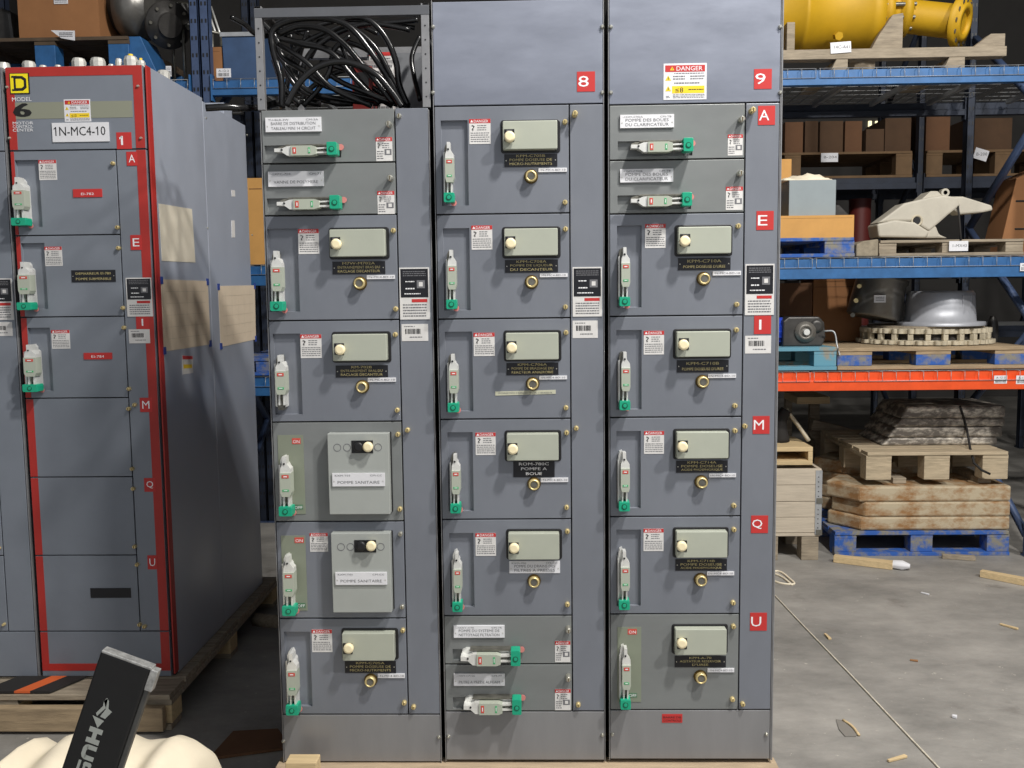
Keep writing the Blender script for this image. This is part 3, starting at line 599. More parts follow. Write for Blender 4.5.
def redstripe(mb, x0, x1, z0, z1): mb.box(x0, x1, LY-.0012, LY+.0005, z0, z1, RED)
sw = .034
mb = MB(); redstripe(mb, lx0+.006, lx1-.013, LZ[0]-.034, LZ[0]-.001); redstripe(mb, lx0+.006, lx0+.006+.028, LZ[1]+.004, LZ[0]-.034); redstripe(mb, lx1-.013-sw, lx1-.013, LZ[1]+.004, LZ[0]-.034); obj('red_border', mb, tp)
P = LR((14, 101.7, 132.5, 118.3)); mb = MB(); mb.box(P[0], P[1], LY-.001, LY+.0005, P[2], P[3], mat('tan_band', (138, 140, 124), .5)); obj('tan_band', mb, tp)
P = LR((10.3, 73.3, 29.6, 94)); w = P[1]-P[0]; h = P[3]-P[2]; mb = MB(); mb.box(P[0], P[1], LY-.003, LY, P[2], P[3], BLACKL)
q(mb, P[0]+w*.03, P[1]-w*.05, P[2]+h*.04, P[3]-h*.03, LY-.0034, mat('bright_yellow', (246, 226, 20), .5))
def DD(sc, y, m):
    cx, cz = P[0]+w*.5, P[2]+h*.5; pts = [(-.3, -.36), (.16, -.36), (.36, -.22), (.36, .22), (.16, .36), (-.3, .36)]
    mb.add([(cx+a*w*sc, y, cz+b*h*sc) for a, b in pts], [tuple(range(6))], m)
DD(1.0, LY-.0037, BLACKT); DD(.62, LY-.004, MATS['bright_yellow'])
for zz in (-.36, .28): q(mb, P[0]+w*.1, P[0]+w*.4, P[2]+h*(.5+zz), P[2]+h*(.5+zz+.09), LY-.0041, BLACKT)
obj('logo_plate', mb, tp)
mb = MB()
P = LR((12.3, 97.3, 31.7, 101.3)); mb.text('MODEL', P[0], P[1], P[2], P[3]-P[2], LY-.0018, WHITE)
P = LR((13, 103.3, 32, 117)); w = P[1]-P[0]; h = P[3]-P[2]; _v, _f6, _b = textmesh('6')
for ox in (0, .06, .12, .18):
    mb.add([(P[0]+(p[0]-_b[0])/(_b[1]-_b[0])*w*.82+ox*w, LY-.0019-ox*.001, P[2]+(p[1]-_b[2])/(_b[3]-_b[2])*h) for p in _v], _f6, BLACKT)
for i, s in enumerate(('MOTOR', 'CONTROL', 'CENTER')):
    P = LR((13, 121.7+i*3.5, 33.5, 124.6+i*3.5)); mb.text(s, P[0], P[1], P[2], P[3]-P[2], LY-.0018, WHITE)
obj('printed_lettering', mb, tp)
dangerlabel((64.3, 99.3, 90.7, 121.7), tp, LY, '\u226410')
P = LR((52.7, 122.7, 109.3, 141.9)); mb = MB(); mb.box(P[0], P[1], LY-.004, LY, P[2], P[3], WLAB); mb.text('1N-MC4-10', P[0]+.012, P[1]-.012, P[2]+.022, .032, LY-.0046, BLACKT); 
_w = (P[1]-P[0]-.024); _b0 = textmesh('1N-MC4-10')[2]; _k = _w/(_b0[1]-_b0[0]); _f = textmesh('0')[2]; _x2 = P[1]-.012-(_f[1]-_f[0])*_k-.0075
for xx in (P[0]+.0135, _x2-.003):
    zt = P[2]+.054; mb.add([(xx, LY-.0046, zt), (xx, LY-.0046, zt-.005), (xx-.007, LY-.0046, zt-.010), (xx-.007, LY-.0046, zt-.006)], [(0, 1, 2, 3)], BLACKT)
obj('name_sign', mb, tp, .001)
letter((116.7, 132.3, 131.7, 149), '1', tp, LY)
for x, y in ((6.5, 87), (9, 138), (137.5, 86), (140.5, 138)): tinyscrew(x, y, tp, LY)
mb = MB(); xs = lx0+.395; mb.box(xs+.002, lx1-.012, LY, LY+.02, LZ[7]+.002, LZ[1]-.002, LBLUE); ww = obj('wireway_door', mb, rootL, .0015)
mb = MB(); redstripe(mb, lx1-.013-sw, lx1-.013, LZ[7]+.003, LZ[1]-.003); obj('red_border', mb, ww)
for r, s in (((126.7, 151.7, 137.3, 165.7), 'A'), ((130.7, 235, 141.7, 250), 'E'), ((136.2, 316, 149, 329), 'I'), ((140, 397.7, 152, 412), 'M'), ((144.3, 478, 155.7, 491.7), 'Q'), ((147.7, 555.3, 157.3, 569.3), 'U')): letter(r, s, ww, LY-.001, .5)
ratingplate((126.7, 277.7, 152.3, 316.5), 300, ww, LY-.001); barcode((129, 329.3, 150, 343.3), ww, LY-.001)
for x, y in ((134, 405), (144, 627)): screw(x, y, ww, LY)
names = [None, dict(rec=(16.7, 160, 40.7, 227), h=(12.7, 177.7, 28, 226), st=(39, 160, 56.7, 180), red=(73.3, 189, 102.3, 197.3), sc=((112.3, 163.3), (116.7, 227.3))),
         dict(rec=(22.7, 243, 46.3, 309), h=(18.3, 262, 33.5, 310), st=(45, 246.7, 62.3, 266), np=(71.7, 270, 115.7, 282), sc=((117.7, 248), (122.3, 308))),
         dict(rec=(29.3, 327.7, 51.7, 391), h=(24, 344.5, 39.5, 391.5), st=(51.7, 330, 70, 348.7), red=(84, 352.7, 112.3, 359.3), sc=((123.3, 327.7), (128.3, 389))),
         dict(sc=((128, 409), (131.5, 469))), dict(sc=((132.5, 489), (134, 547))), dict(sc=((136.5, 565), (139, 625)), slot=(90.7, 588, 131, 597.7))]
for i in range(1, 7):
    d = names[i]; z1, z0 = LZ[i], LZ[i+1]; mb = MB()
    if 'rec' in d: mb.holed(lx0+.005, xs-.002, z0+.002, z1-.002, LY, .02, LR(d['rec']), .014, LBLUE)
    else: mb.box(lx0+.005, xs-.002, LY, LY+.02, z0+.002, z1-.002, LBLUE)
    dr = obj('unit_door', mb, rootL, .0014)
    mb = MB(); redstripe(mb, lx0+.0065, lx0+(.034 if 'rec' not in d else min(.034, LR(d['rec'])[0]-lx0-.001)), z0+.003, z1-.003); obj('red_border', mb, dr)
    if 'h' in d: handle(d['h'], dr, Y=LY, prot=.06, white=True); sticker(d['st'], dr, LY)
    if 'red' in d: plate(d['red'], ['EI-782' if i == 1 else 'EI-784'], dr, REDL, WHITE, LY, 'red_tag', .003, None, False)
    if 'np' in d: plate(d['np'], ['DEMARREUR EI-780', 'POMPE SUBMERSIBLE'], dr, BLACKL, GOLDT, LY)
    if 'slot' in d:
        P = LR(d['slot']); mb = MB(); mb.box(P[0], P[1], LY-.002, LY, P[2], P[3], BLACKL); obj('dark_plate', mb, dr)
    for s in d['sc']: screw(*s, dr, LY)
mb = MB(); mb.box(lx0+.005, lx1-.012, LY, LY+.02, lb+.003, LZ[7]-.002, LBLUE); bp = obj('bottom_panel', mb, rootL, .0015)
P = LR((40, 663.5, 168, 670.5)); mb = MB(); redstripe(mb, lx0+.0065, lx1-.013, P[2], P[3]); redstripe(mb, lx0+.0065, lx0+.034, P[3], LZ[7]-.003); redstripe(mb, lx1-.013-sw, lx1-.013, P[3], LZ[7]-.003); obj('red_border', mb, bp)
# conduit hubs along the top
for px, w, h, cap in ((29, 15, 13, 0), (43, 9, 9, 0), (58, 8, 9, 0), (79, 16, 15, 0), (98, 17, 15, 0), (111, 7, 9, 0), (119, 8, 14, 0), (131, 16, 16, 1), (141, 10, 12, 1)):
    p = W(px, 66, LY+.12); u = (LY+.12-CAM.y)/F_PX; w *= u; h *= u; z = LZ[0]-.001; mb = MB()
    mb.lathe((p.x, LY+.12, z), (0, 0, 1), [(0, w*.5), (h*.25, w*.5), (h*.28, w*.42), (h*.75, w*.44), (h*.95, w*.36), (h, w*.3)], HUBM, 10, False)
    mb.box(p.x-w*.62, p.x+w*.62, LY+.115, LY+.125, z+h*.3, z+h*.5, HUBM)
    if cap: mb.lathe((p.x, LY+.12, z+h), (0, 0, 1), [(0, w*.16), (.008, w*.16)], YEL, 8)
    obj('conduit_hub', mb, rootL)
for i, (px, py, yy) in enumerate(((150, 74, LY+.3), (158, 76, LY+.32))):
    mb = MB(); x = lx1-.05-.05*i; mb.lathe((x, LY+.3, LZ[0]-.002), (0, 0, 1), [(0, .03), (.012, .03), (.014, .024), (.04, .026), (.05, .018)], HUBM, 10, False); obj('conduit_hub', mb, rootL)
# drawings taped to the side
def sidesheet(c4, m, parent, name, X, off=.0015, rule=0, tape=False):
    P = [WX(x, y, X+off) for x, y in c4]; mb = MB()
    mb.add(P+[Vector((X, p.y, p.z)) for p in P], [(0, 1, 2, 3), (0, 4, 5, 1), (1, 5, 6, 2), (2, 6, 7, 3), (3, 7, 4, 0)], m)
    for i in range(rule):
        t = (i+1)/(rule+1); a = P[0].lerp(P[3], t); b = P[1].lerp(P[2], t); a, b = a.lerp(b, .08), a.lerp(b, .92)
        for A, B in ((a, b), ((P[0].lerp(P[1], t)).lerp(P[3].lerp(P[2], t), .08), (P[0].lerp(P[1], t)).lerp(P[3].lerp(P[2], t), .92))):
            dd = Vector((0, 0, .0007)) if abs(A.y-B.y) > abs(A.z-B.z) else Vector((0, .0007, 0)); e = Vector((.0005, 0, 0))
            mb.add([A-dd+e, B-dd+e, B+dd+e, A+dd+e], [(0, 1, 2, 3)], mat('faint_pencil', (184, 172, 152), .8))
    o = obj(name, mb, parent)
    if tape:
        for p in P:
            mb = MB(); c = sum(P, Vector())/4; dy = .012*(1 if p.y > c.y else -1); dz = .012*(1 if p.z > c.z else -1)
            mb.box(X, X+.0035, p.y-.012-dy*.3, p.y+.012-dy*.3, p.z-.014-dz*.3, p.z+.014-dz*.3, BTAPE); obj('tape_corner', mb, o)
    return o
X1_ = lx1
o = sidesheet([(159, 203.5), (192, 209), (195.5, 262.5), (162.3, 261)], PAPER, None, 'wiring_drawing', X1_)
tag(o, 'small white wiring drawing stuck high on the side of the red-bordered cabinet', 'drawing')
mb = MB()
o = sidesheet([(161, 279.3), (207.8, 281), (210.7, 344.3), (164.3, 351.7)], SHEET, None, 'paper_sheet', X1_, .0015, 5, True); tag(o, 'large tan sheet fixed with blue tape on the side nearer the red trim', 'paper sheet', 'tan sheets taped to the cabinet sides')
o = sidesheet([(182.3, 355.3), (192.8, 356), (193.3, 373), (182.8, 374.5)], OLAB, rootL, 'side_sticker', X1_); 
q1 = sidesheet([(182.5, 355.5), (192.6, 356.2), (192.7, 359.3), (182.6, 359.3)], REDL, o, 'sticker_header', X1_+.0016, .0004)
q1 = sidesheet([(183.5, 364.5), (192, 364.3), (192.2, 368), (183.6, 368.5)], YEL, o, 'sticker_band', X1_+.0016, .0004)

# second cabinet behind it
rB = thing('electrical_cabinet', (lx1-.25, LY+.9, lb), 'plain grey cabinet back to back behind the red-bordered one, a sheet taped on it', 'electrical cabinet')
Yb0, Yb1 = LY+.590, LY+1.183
zt2 = WX(203, 97.5, lx1).z
mb = MB(); mb.box(lx1-.45, lx1, Yb0, Yb1, lb, LZ[0]-.012, LSIDE); obj('enclosure', mb, rB, .003)
mb = MB(); _yb = WX(224.5, 107, lx1).y; mb.box(lx1-.32, lx1-.004, _yb, _yb+.12, LZ[0]-.012, LZ[0]+.038, LSIDE); obj('top_box', mb, rB, .002)
for c4 in ([(231.5, 190), (235, 190.5), (235.3, 196.5), (232, 196.5)], [(231.7, 220.5), (234.7, 220.5), (235.2, 237.5), (232, 237.5)]): sidesheet(c4, OLAB, rB, 'small_tag', lx1)
for x, y in ((206, 118), (207.5, 228), (247, 135), (252, 235)):
    p = WX(x, y, lx1); mb = MB(); mb.lathe((lx1-.001, p.y, p.z), (1, 0, 0), [(0, .005), (.004, .004)], SCREWM, 10); obj('panel_screw', mb, rB)
o = sidesheet([(218.3, 286), (254.8, 285.3), (256, 339.3), (221, 347)], SHEET, None, 'paper_sheet', lx1, .0015, 5, True); tag(o, 'tan sheet fixed with blue tape on the plain rear cabinet at left', 'paper sheet', 'tan sheets taped to the cabinet sides')

# neighbour at the far left edge
nx1 = lx0-.008; nx0 = nx1-.508
rN = thing('motor_control_cabinet', (nx1-.25, LY+.25, lb), 'grey cabinet cut off by the left picture edge, beside the red-bordered one', 'electrical cabinet')
mb = MB(); mb.box(nx0, nx1-.01, LY+.02, LY+.585, lb, LZ[0]-.003, DARKP); mb.box(nx1-.0045, nx1, LY-.001, LY+.3, lb, LZ[0], FRAMEP); obj('frame', mb, rN)
mb = MB(); mb.box(nx0+.40, nx1-.008, LY, LY+.02, LZ[7]+.002, LZ[1]-.002, LBLUE); wn = obj('wireway_door', mb, rN, .0015)
mb = MB(); mb.box(nx0+.005, nx1-.008, LY, LY+.02, LZ[1]+.002, LZ[0], LBLUE); obj('top_panel', mb, rN, .0015)
mb = MB(); mb.box(nx0+.005, nx1-.008, LY, LY+.02, lb+.003, LZ[7]-.002, LBLUE); obj('bottom_panel', mb, rN, .0015)
for i in range(1, 7):
    mb = MB(); mb.box(nx0+.005, nx0+.396, LY, LY+.02, LZ[i+1]+.002, LZ[i]-.002, LBLUE); dr = obj('unit_door', mb, rN, .0014)
    zz = (LZ[i]+LZ[i+1])/2; p = W(1, 0, LY)
    mb = MB(); mb.lathe((nx0+.385, LY, LZ[i+1]+.03), (0, -1, 0), [(0, .006), (.012, .005)], BRASS, 10); obj('latch_screw', mb, dr)
ratingplate((-14, 278.5, 13, 320), 302, wn, LY); barcode((-12, 322, 12.5, 336), wn, LY)
mb = MB(); mb.lathe((nx0+.30, LY+.12, LZ[0]-.001), (0, 0, 1), [(0, .03), (.02, .035), (.045, .03), (.06, .015)], HUBM, 12); obj('conduit_hub', mb, rN)
for dx in (.38, .45):
    mb = MB(); mb.lathe((nx0+dx, LY+.12, LZ[0]-.001), (0, 0, 1), [(0, .025), (.02, .028), (.045, .02)], HUBM, 12); obj('conduit_hub', mb, rN)

# ------------------------------------------------------------------ pallets
def pallet(x0, x1, y0, y1, z0, z1, label, deck=WOOD, blk=None, group=None, nb=7, blocks=3, name='pallet', bottom=True, bw=.1):
    blk = blk or deck; h = z1-z0; t = min(.022, h*.18)
    r = thing(name, ((x0+x1)/2, (y0+y1)/2, z0), label, 'pallet', group)
    mb = MB(); n = nb; gapw = (y1-y0)/n
    for i in range(n):
        mb.box(x0+random.uniform(0, .006), x1-random.uniform(0, .006), y0+i*gapw+.004, y0+(i+1)*gapw-.012, z1-t, z1-random.uniform(0, .002), deck)
    obj('deck', mb, r, .002)
    for i in range(blocks):
        xc = x0+bw/2+(x1-x0-bw)*i/(blocks-1)
        mb = MB(); mb.box(xc-bw/2, xc+bw/2, y0+.01, y1-.01, z1-2*t, z1-t-.0005, deck); obj('stringer_board', mb, r, .001)
        for yy in (y0+.01, (y0+y1)/2-.05, y1-.11):
            mb = MB(); mb.box(xc-bw/2, xc+bw/2, yy, yy+.1, z0+(t+.0005 if bottom else .0005), z1-2*t-.0005, blk); obj('block', mb, r, .003)
    for yy in ((y0, (y0+y1)/2-.05, y1-.1) if bottom else ()):
        mb = MB(); mb.box(x0, x1, yy, yy+.1, z0, z0+t, deck); obj('bottom_board', mb, r, .002)
    return r
# under the left cabinets
hp = pallet(-2.35, lx1+.045, LY-.16, LY+1.30, 0, lb-.002, 'heavy wooden pallet under the red-bordered grey cabinet', WOODX, PALE, nb=9, bw=.14)
mb = MB(); mb.box(-2.35, lx1+.03, LY-.20, LY-.164, lb-.125, lb-.035, WOOD); obj('front_beam', mb, hp, .004)
for a, b, m, lab in ((-1.72, -1.60, RUBBER, 'black rubber mat on the left pallet, left of the orange strap'), (-1.43, -1.33, RUBBER, 'black rubber mat on the left pallet, right of the orange strap'), (-1.53, -1.47, ORSTR, 'orange strap lying between two black mats on the left pallet')):
    a0 = {-1.72: -20, -1.43: 30, -1.53: 14}[a]; a1 = {-1.72: 14, -1.43: 50, -1.53: 30}[a]; z = lb+.001
    p0, p1 = W(a0, 692, LY-.15), W(a1, 692, LY-.15); mb = MB(); sk = .07
    mb.add([(p0.x, LY-.15, z), (p1.x, LY-.15, z), (p1.x+sk, LY-.01, z), (p0.x+sk, LY-.01, z), (p0.x, LY-.15, z+.008), (p1.x, LY-.15, z+.008), (p1.x+sk, LY-.01, z+.008), (p0.x+sk, LY-.01, z+.008)], [(0, 3, 2, 1), (4, 5, 6, 7), (0, 1, 5, 4), (1, 2, 6, 5), (2, 3, 7, 6), (3, 0, 4, 7)], m)
    one('rubber_mat' if m is RUBBER else 'orange_strap', mb, (p0.x, LY-.1, z), lab, 'mat' if m is RUBBER else 'strap')
# bent cardboard and timber at the far end
p = WZ(262, 690, 0); mb = MB(); mb.prism([(-.12, -.1), (.14, -.02), (.06, .12), (-.1, .1)], 'z', .002, .012, CARDD)
mb.v = [v+Vector((-.72, .38, 0)) for v in mb.v]; one('cardboard_scrap', mb, (-.72, .38, 0), 'brown cardboard scrap on the shaded floor left of the front cabinets', 'cardboard')
mb = MB(); mb.tube([(-1.05, 1.55, .05), (-.8, 1.35, .10), (-.62, 1.3, .07)], .035, WOODX, 6, 4); one('bent_timber', mb, (-.8, 1.4, 0), 'bent wooden piece on the floor in the gap behind the left pallet', 'timber')

# ------------------------------------------------------------------ pallet rack
RY0, RY1 = 2.70, 3.75
zS1 = W(900, 68, RY0).z; zS1b = W(900, 84, RY0).z
zS2 = W(900, 258, RY0).z; zS2b = W(900, 278, RY0).z
zS3 = W(900, 372, RY0).z; zS3b = W(900, 390, RY0).z
ux = [W(-90, 50, RY0).x, W(199.5, 50, RY0).x, W(585, 200, RY0).x, W(1043, 300, RY0).x]
HS = [(zS1, zS1b), (zS2, zS2b), (zS3, zS3b)]
def post(mb, x, y, z1, m, w=.05):
    mb.box(x-w/2, x+w/2, y, y+.004, 0, z1, m); mb.box(x-w/2, x-w/2+.004, y, y+.06, 0, z1, m); mb.box(x+w/2-.004, x+w/2, y, y+.06, 0, z1, m)
    k = .1
    while k < z1-.05:
        for dx in (-.011, .011): mb.box(x+dx-.005, x+dx+.005, y-.0012, y+.001, k, k+.022, BLK)
        k += .095
def upright(x, label, ztop=4.2, y0=RY0, y1=RY1, brace=True, m=None):
    m = m or RBLUED
    r = thing('rack_upright', (x, (y0+y1)/2, 0), label, 'rack upright', 'uprights of the pallet racks')
    for yy in (y0, y1-.06):
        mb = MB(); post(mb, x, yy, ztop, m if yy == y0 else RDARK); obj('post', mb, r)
        mb = MB(); mb.box(x-.028, x+.028, yy-.02, yy+.08, 0, .008, m); obj('foot_plate', mb, r)
    zz = .12; s = 1
    while zz < ztop-1 and brace:
        a, b = (Vector((x, y0+.08, zz)), Vector((x, y1-.08, zz+.62)))
        if s < 0: a.z, b.z = b.z, a.z
        mb = MB(); mb.tube([a, b], .024, m, 4, 1); obj('brace', mb, r); zz += .62; s = -s
    return r
upright(ux[0], 'blue rack upright beyond the left picture edge behind the cabinets')
upright(ux[1]-.028, 'blue rack upright above the left cabinets, left one of the touching pair', brace=False)
upright(ux[1]+.032, 'blue rack upright above the left cabinets, right one of the touching pair')
upright(ux[2], 'blue rack upright hidden behind the middle front cabinet')
upright(ux[3], 'blue rack upright at the right picture edge with diagonal braces')
def beam(x0, x1, z0, z1, y, m, label, grp='shelf beams of the front pallet rack'):
    r = thing('rack_beam', ((x0+x1)/2, y, z0), label, 'rack beam', grp)
    mb = MB(); mb.prism([(y, z0), (y+.05, z0), (y+.05, z1), (y+.026, z1), (y+.026, z1-.048), (y, z1-.048)], 'x', x0, x1, m); obj('rail', mb, r, .002)
    for xx, sgn in ((x0, -1), (x1, 1)):
        mb = MB(); mb.box(xx-.004, xx+.004, y-.004, y+.05, z0-.03, z1+.03, m); obj('end_connector', mb, r)
    return r
def deckw(x0, x1, y0, y1, z, label):
    mb = MB(); rr = .0019
    n = int((x1-x0)/.075)
    for i in range(n+1):
        x = x0+(x1-x0)*i/n; mb.tube([(x, y0-.028, z-.05), (x, y0-.028, z+.003), (x, y1, z+.003)], rr, WIRE, 4, 1)
    for k in range(9):
        y = y0-.006+(y1-y0)*k/8; mb.tube([(x0, y, z+.007), (x1, y, z+.007)], rr, WIRE, 4, 1)
    mb.tube([(x0, y0-.030, z-.05), (x1, y0-.030, z-.05)], rr, WIRE, 4, 1)
    for k in (.2, .5, .8): mb.box(x0+(x1-x0)*k-.012, x0+(x1-x0)*k+.012, y0+.05, y1-.05, z-.03, z-.002, WIRE)
    return one('wire_deck', mb, ((x0+x1)/2, y0, z), label, 'wire deck', 'wire decks on the pallet rack')
BEAMS = {}
bays = [(ux[0]+.03, ux[1]-.06, 'left'), (ux[1]+.064, ux[2]-.03, 'middle'), (ux[2]+.03, ux[3]-.03, 'right')]
bays.append((ux[3]+.03, ux[3]+1.9, 'far'))
upright(ux[3]+1.93, 'blue rack upright of the next bay beyond the right picture edge')
lev = ['top', 'middle', 'lowest']
for bi, (a, b, bn) in enumerate(bays):
    for li, (zt_, zb_) in enumerate(HS):
        m = ORANGE if (li == 2 and bi >= 2) else RBLUE
        cn = 'orange' if m is ORANGE else 'blue'
        wh = {0: 'bay behind the red-bordered cabinet', 1: 'bay behind the open-topped cabinet', 2: 'bay right of the front cabinets', 3: 'next bay at the far right edge'}[bi]
        BEAMS[bi, li] = beam(a, b, zb_, zt_, RY0-.012, m, f'{cn} front beam, {lev[li]} shelf of the {wh}')
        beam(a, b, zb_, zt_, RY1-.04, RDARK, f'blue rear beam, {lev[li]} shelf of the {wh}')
        nd = 2
        for k in range(nd):
            xa = a+(b-a)*k/nd+.012; xb = a+(b-a)*(k+1)/nd-.012
            deckw(xa, xb, RY0+.012, RY1-.03, zt_, f'wire deck, {["left", "right"][k]} half of {lev[li]} shelf, {wh}')
# labels on beams
def beamlabel(r, Y, label, nm='shelf_label'):
    X0, X1, Z0, Z1 = rect(*r, Y); mb = MB(); mb.box(X0, X1, Y-.0015, Y, Z0, Z1, WLAB); w = X1-X0; h = Z1-Z0
    x = X0+w*.1
    while x < X1-w*.12: q(mb, x, x+.003, Z0+h*.12, Z0+h*.5, Y-.002, BLACKT); x += random.choice((.005, .007))
    mb.text('A-12-3', X0+w*.15, X1-w*.15, Z0+h*.62, h*.24, Y-.002, BLACKT); return one(nm, mb, (X0, Y, Z0), label, 'label')
attach(beamlabel((994, 375.5, 1007, 383.5), RY0-.013, 'white barcode label on the orange beam, whole one near the right edge'), BEAMS[2, 2])
attach(beamlabel((1016, 375.5, 1030, 384), RY0-.013, 'white barcode label on the orange beam cut by the right picture edge'), BEAMS[2, 2])
attach(beamlabel((1020, 263, 1032, 271), RY0-.021, 'white barcode label on the blue middle beam at the right edge'), BEAMS[2, 1])
attach(beamlabel((216.5, 68.5, 231, 77.5), RY0-.013, 'white barcode label on the blue beam right of the twin uprights'), BEAMS[1, 0])
attach(beamlabel((166, 66, 171.5, 76.5), RY0-.013, 'white barcode label on the blue beam above the red-bordered cabinet'), BEAMS[0, 0])
D = .012   # deck thickness above beam top

def tagcard(r, Y, label, txt='14C-A41', rot=0):
    X0, X1, Z0, Z1 = rect(*r, Y); mb = MB(); mb.box(X0, X1, Y-.002, Y, Z0, Z1, WLAB, Matrix.Rotation(rot, 3, 'Y') if rot else None)
    mb.text(txt, X0+.02, X1-.008, Z0+(Z1-Z0)*.4, (Z1-Z0)*.28, Y-.003, GREYT); return one('paper_tag', mb, (X0, Y, Z0), label, 'paper tag')

# --- top shelf: yellow pipe assembly in a timber cradle
zt1 = zS1+D
Y1 = RY0+.18
mb = MB()
p0 = W(786, 55, Y1-.1); p1 = W(1007, 47, Y1-.1)
tz0 = W(890, 58, Y1-.1).z; tz1 = W(890, 48, Y1-.1).z
cr = thing('timber_cradle', ((p0.x+p1.x)/2, Y1+.2, zt1), 'grey timber cradle carrying the yellow pipe on the top shelf', 'cradle')
mb = MB(); mb.box(p0.x-.35, p1.x, Y1-.1, Y1-.02, tz0, tz1, WOODX); obj('front_rail', mb, cr, .003)
mb = MB(); mb.box(p0.x-.35, p1.x, Y1+.5, Y1+.58, tz0, tz1, WOODX); obj('rear_rail', mb, cr, .003)
for a, b in ((833, 848), (946, 965), (700, 716)):
    P = rect(a, 57, b, 65, Y1-.1); mb = MB(); mb.prism([(P[0]-.01, zt1), (P[1], zt1), (P[1], tz0-.001), (P[0]+.02, tz0-.001)], 'y', Y1-.1, Y1+.58, WOODX); obj('cross_block', mb, cr, .003)
P = rect(870, 13, 903, 48, Y1); mb = MB(); mb.prism([(P[0], tz1+.001), (P[1], tz1+.001), (P[1], P[3]), (P[1]-.06, P[3]-.01), (P[0]+.05, P[2]+.07)], 'y', Y1+.0, Y1+.06, WOODX); obj('saddle', mb, cr, .003); mb = MB()
mb.prism([(P[0], tz1+.001), (P[1], tz1+.001), (P[1], P[3]-.05), (P[1]-.06, P[3]-.06), (P[0]+.05, P[2]+.07)], 'y', Y1+.44, Y1+.49, WOODX); obj('saddle', mb, cr, .003)
P = rect(968, 36, 1001, 47, Y1); mb = MB(); mb.prism([(P[0], tz1+.001), (P[1], tz1+.001), (P[1], P[3]), (P[1]-.08, P[3])], 'y', Y1-.05, Y1+.02, WOODX); obj('end_chock', mb, cr, .003)
P = rect(786, 23, 794, 49, Y1); mb = MB(); mb.box(P[0], P[1], Y1-.02, Y1+.04, tz1+.001, P[3], WOODX); obj('end_post', mb, cr, .003)
# pipe axis
ya = Y1+.24; zA = W(830, 14, ya).z; u = (ya-CAM.y)/F_PX
yp = thing('pipe_assembly', (W(870, 20, ya).x, ya, zt1), 'big yellow flanged pipe and pump housing on the top rack shelf', 'pipe')
def X(px, y=ya): return W(px, 20, y).x
rA = 37*u
mb = MB(); mb.lathe((X(740), ya, zA), (1, 0, 0), [(0, rA), (X(795)-X(740), rA), (X(796)-X(740), rA*1.04), (X(800)-X(740), rA*1.04), (X(801)-X(740), rA), (X(860)-X(740), rA), (X(861)-X(740), rA*1.03), (X(873)-X(740), rA*1.03), (X(875)-X(740), rA*.8)], YPAINT, 40); obj('pump_housing', mb, yp)
mb = MB(); mb.lathe((X(873), ya, zA+.01), (1, 0, 0), [(0, 18*u), (X(880)-X(873), 25*u), (X(886)-X(873), 25*u), (X(887)-X(873), 19*u), (X(895)-X(873), 19*u), (X(896)-X(873), 25*u), (X(904)-X(873), 25*u), (X(905)-X(873), 16*u)], YPAINT, 32)
for k in range(12):
    a = 2*math.pi*k/12; mb.cyl((X(878), ya+math.cos(a)*22*u, zA+.01+math.sin(a)*22*u), (X(907), ya+math.cos(a)*22*u, zA+.01+math.sin(a)*22*u), 2*u, SILD, 6)
obj('coupling', mb, yp)
p2 = Vector((X(904), ya, zA-.02)); p3 = Vector((W(957, 22, ya-.12).x, ya-.12, W(957, 22, ya-.12).z)); dpp = (p3-p2)
mb = MB(); mb.lathe(p2, dpp, [(0, 15.5*u), (dpp.length, 15.5*u)], YPAINT, 32); obj('pipe', mb, yp)
dn = (dpp.normalized()+Vector((0, -.35, 0))).normalized(); mb = MB()
mb.lathe(p3, dn, [(0, 23*u), (.035, 23*u), (.036, 17*u), (.05, 17*u), (.051, 11*u), (.03, 10.9*u)], YPAINT, 40)
a_ = dn.orthogonal().normalized(); b_ = dn.cross(a_)
for k in range(12):
    c = p3+(a_*math.cos(k*math.pi/6)+b_*math.sin(k*math.pi/6))*19.5*u; mb.cyl(c+dn*.03, c+dn*.0385, 2.2*u, SILD, 8)
obj('flange', mb, yp)
P = rect(834, 31, 843, 37, ya-rA); mb = MB(); mb.lathe(((P[0]+P[1])/2, ya-rA*.85, (P[2]+P[3])/2), (0, -1, -.3), [(0, .025), (.05, .025)], YPAINT, 6, False); obj('drain_plug', mb, yp)
attach(tagcard((830.5, 42, 851, 53), Y1-.104, 'white paper tag hanging on the timber under the yellow pipe', '14C-A41', -.06), cr)

# --- middle shelf
zt2_ = zS2+D
def cbox(r, Y, dep, m, label, name='cardboard_box', cat='cardboard box', grp=None, base=None, flap=True, bev=.002):
    X0, X1, Z0, Z1 = rect(*r, Y); Z0 = Z0 if base is None else base; mb = MB(); mb.box(X0, X1, Y, Y+dep, Z0, Z1, m)
    if flap:
        cx = (X0+X1)/2; mb.box(cx-.0015, cx+.0015, Y+.002, Y+dep-.002, Z1-.0004, Z1+.0008, CARDD); mb.box(X0+.01, X1-.01, Y-.0008, Y+.001, Z1-(Z1-Z0)*.13, Z1-(Z1-Z0)*.12, CARDD)
    return one(name, mb, ((X0+X1)/2, Y+dep/2, Z0), label, cat, grp, bev)
P = rect(781, 237, 855, 256, RY0+.03); pz1 = W(818, 237.5, RY0+.03).z
pallet(P[0]-.72, P[1], RY0+.03, RY1-.05, zt2_, pz1, 'bright blue pallet on the middle shelf beside the front cabinet', PBLUE, bw=.17)
cbox((760, 215.5, 854, 237), RY0+.06, .45, CARDY, 'long bright tan cardboard box on the blue pallet, grey box on its lid', base=pz1)
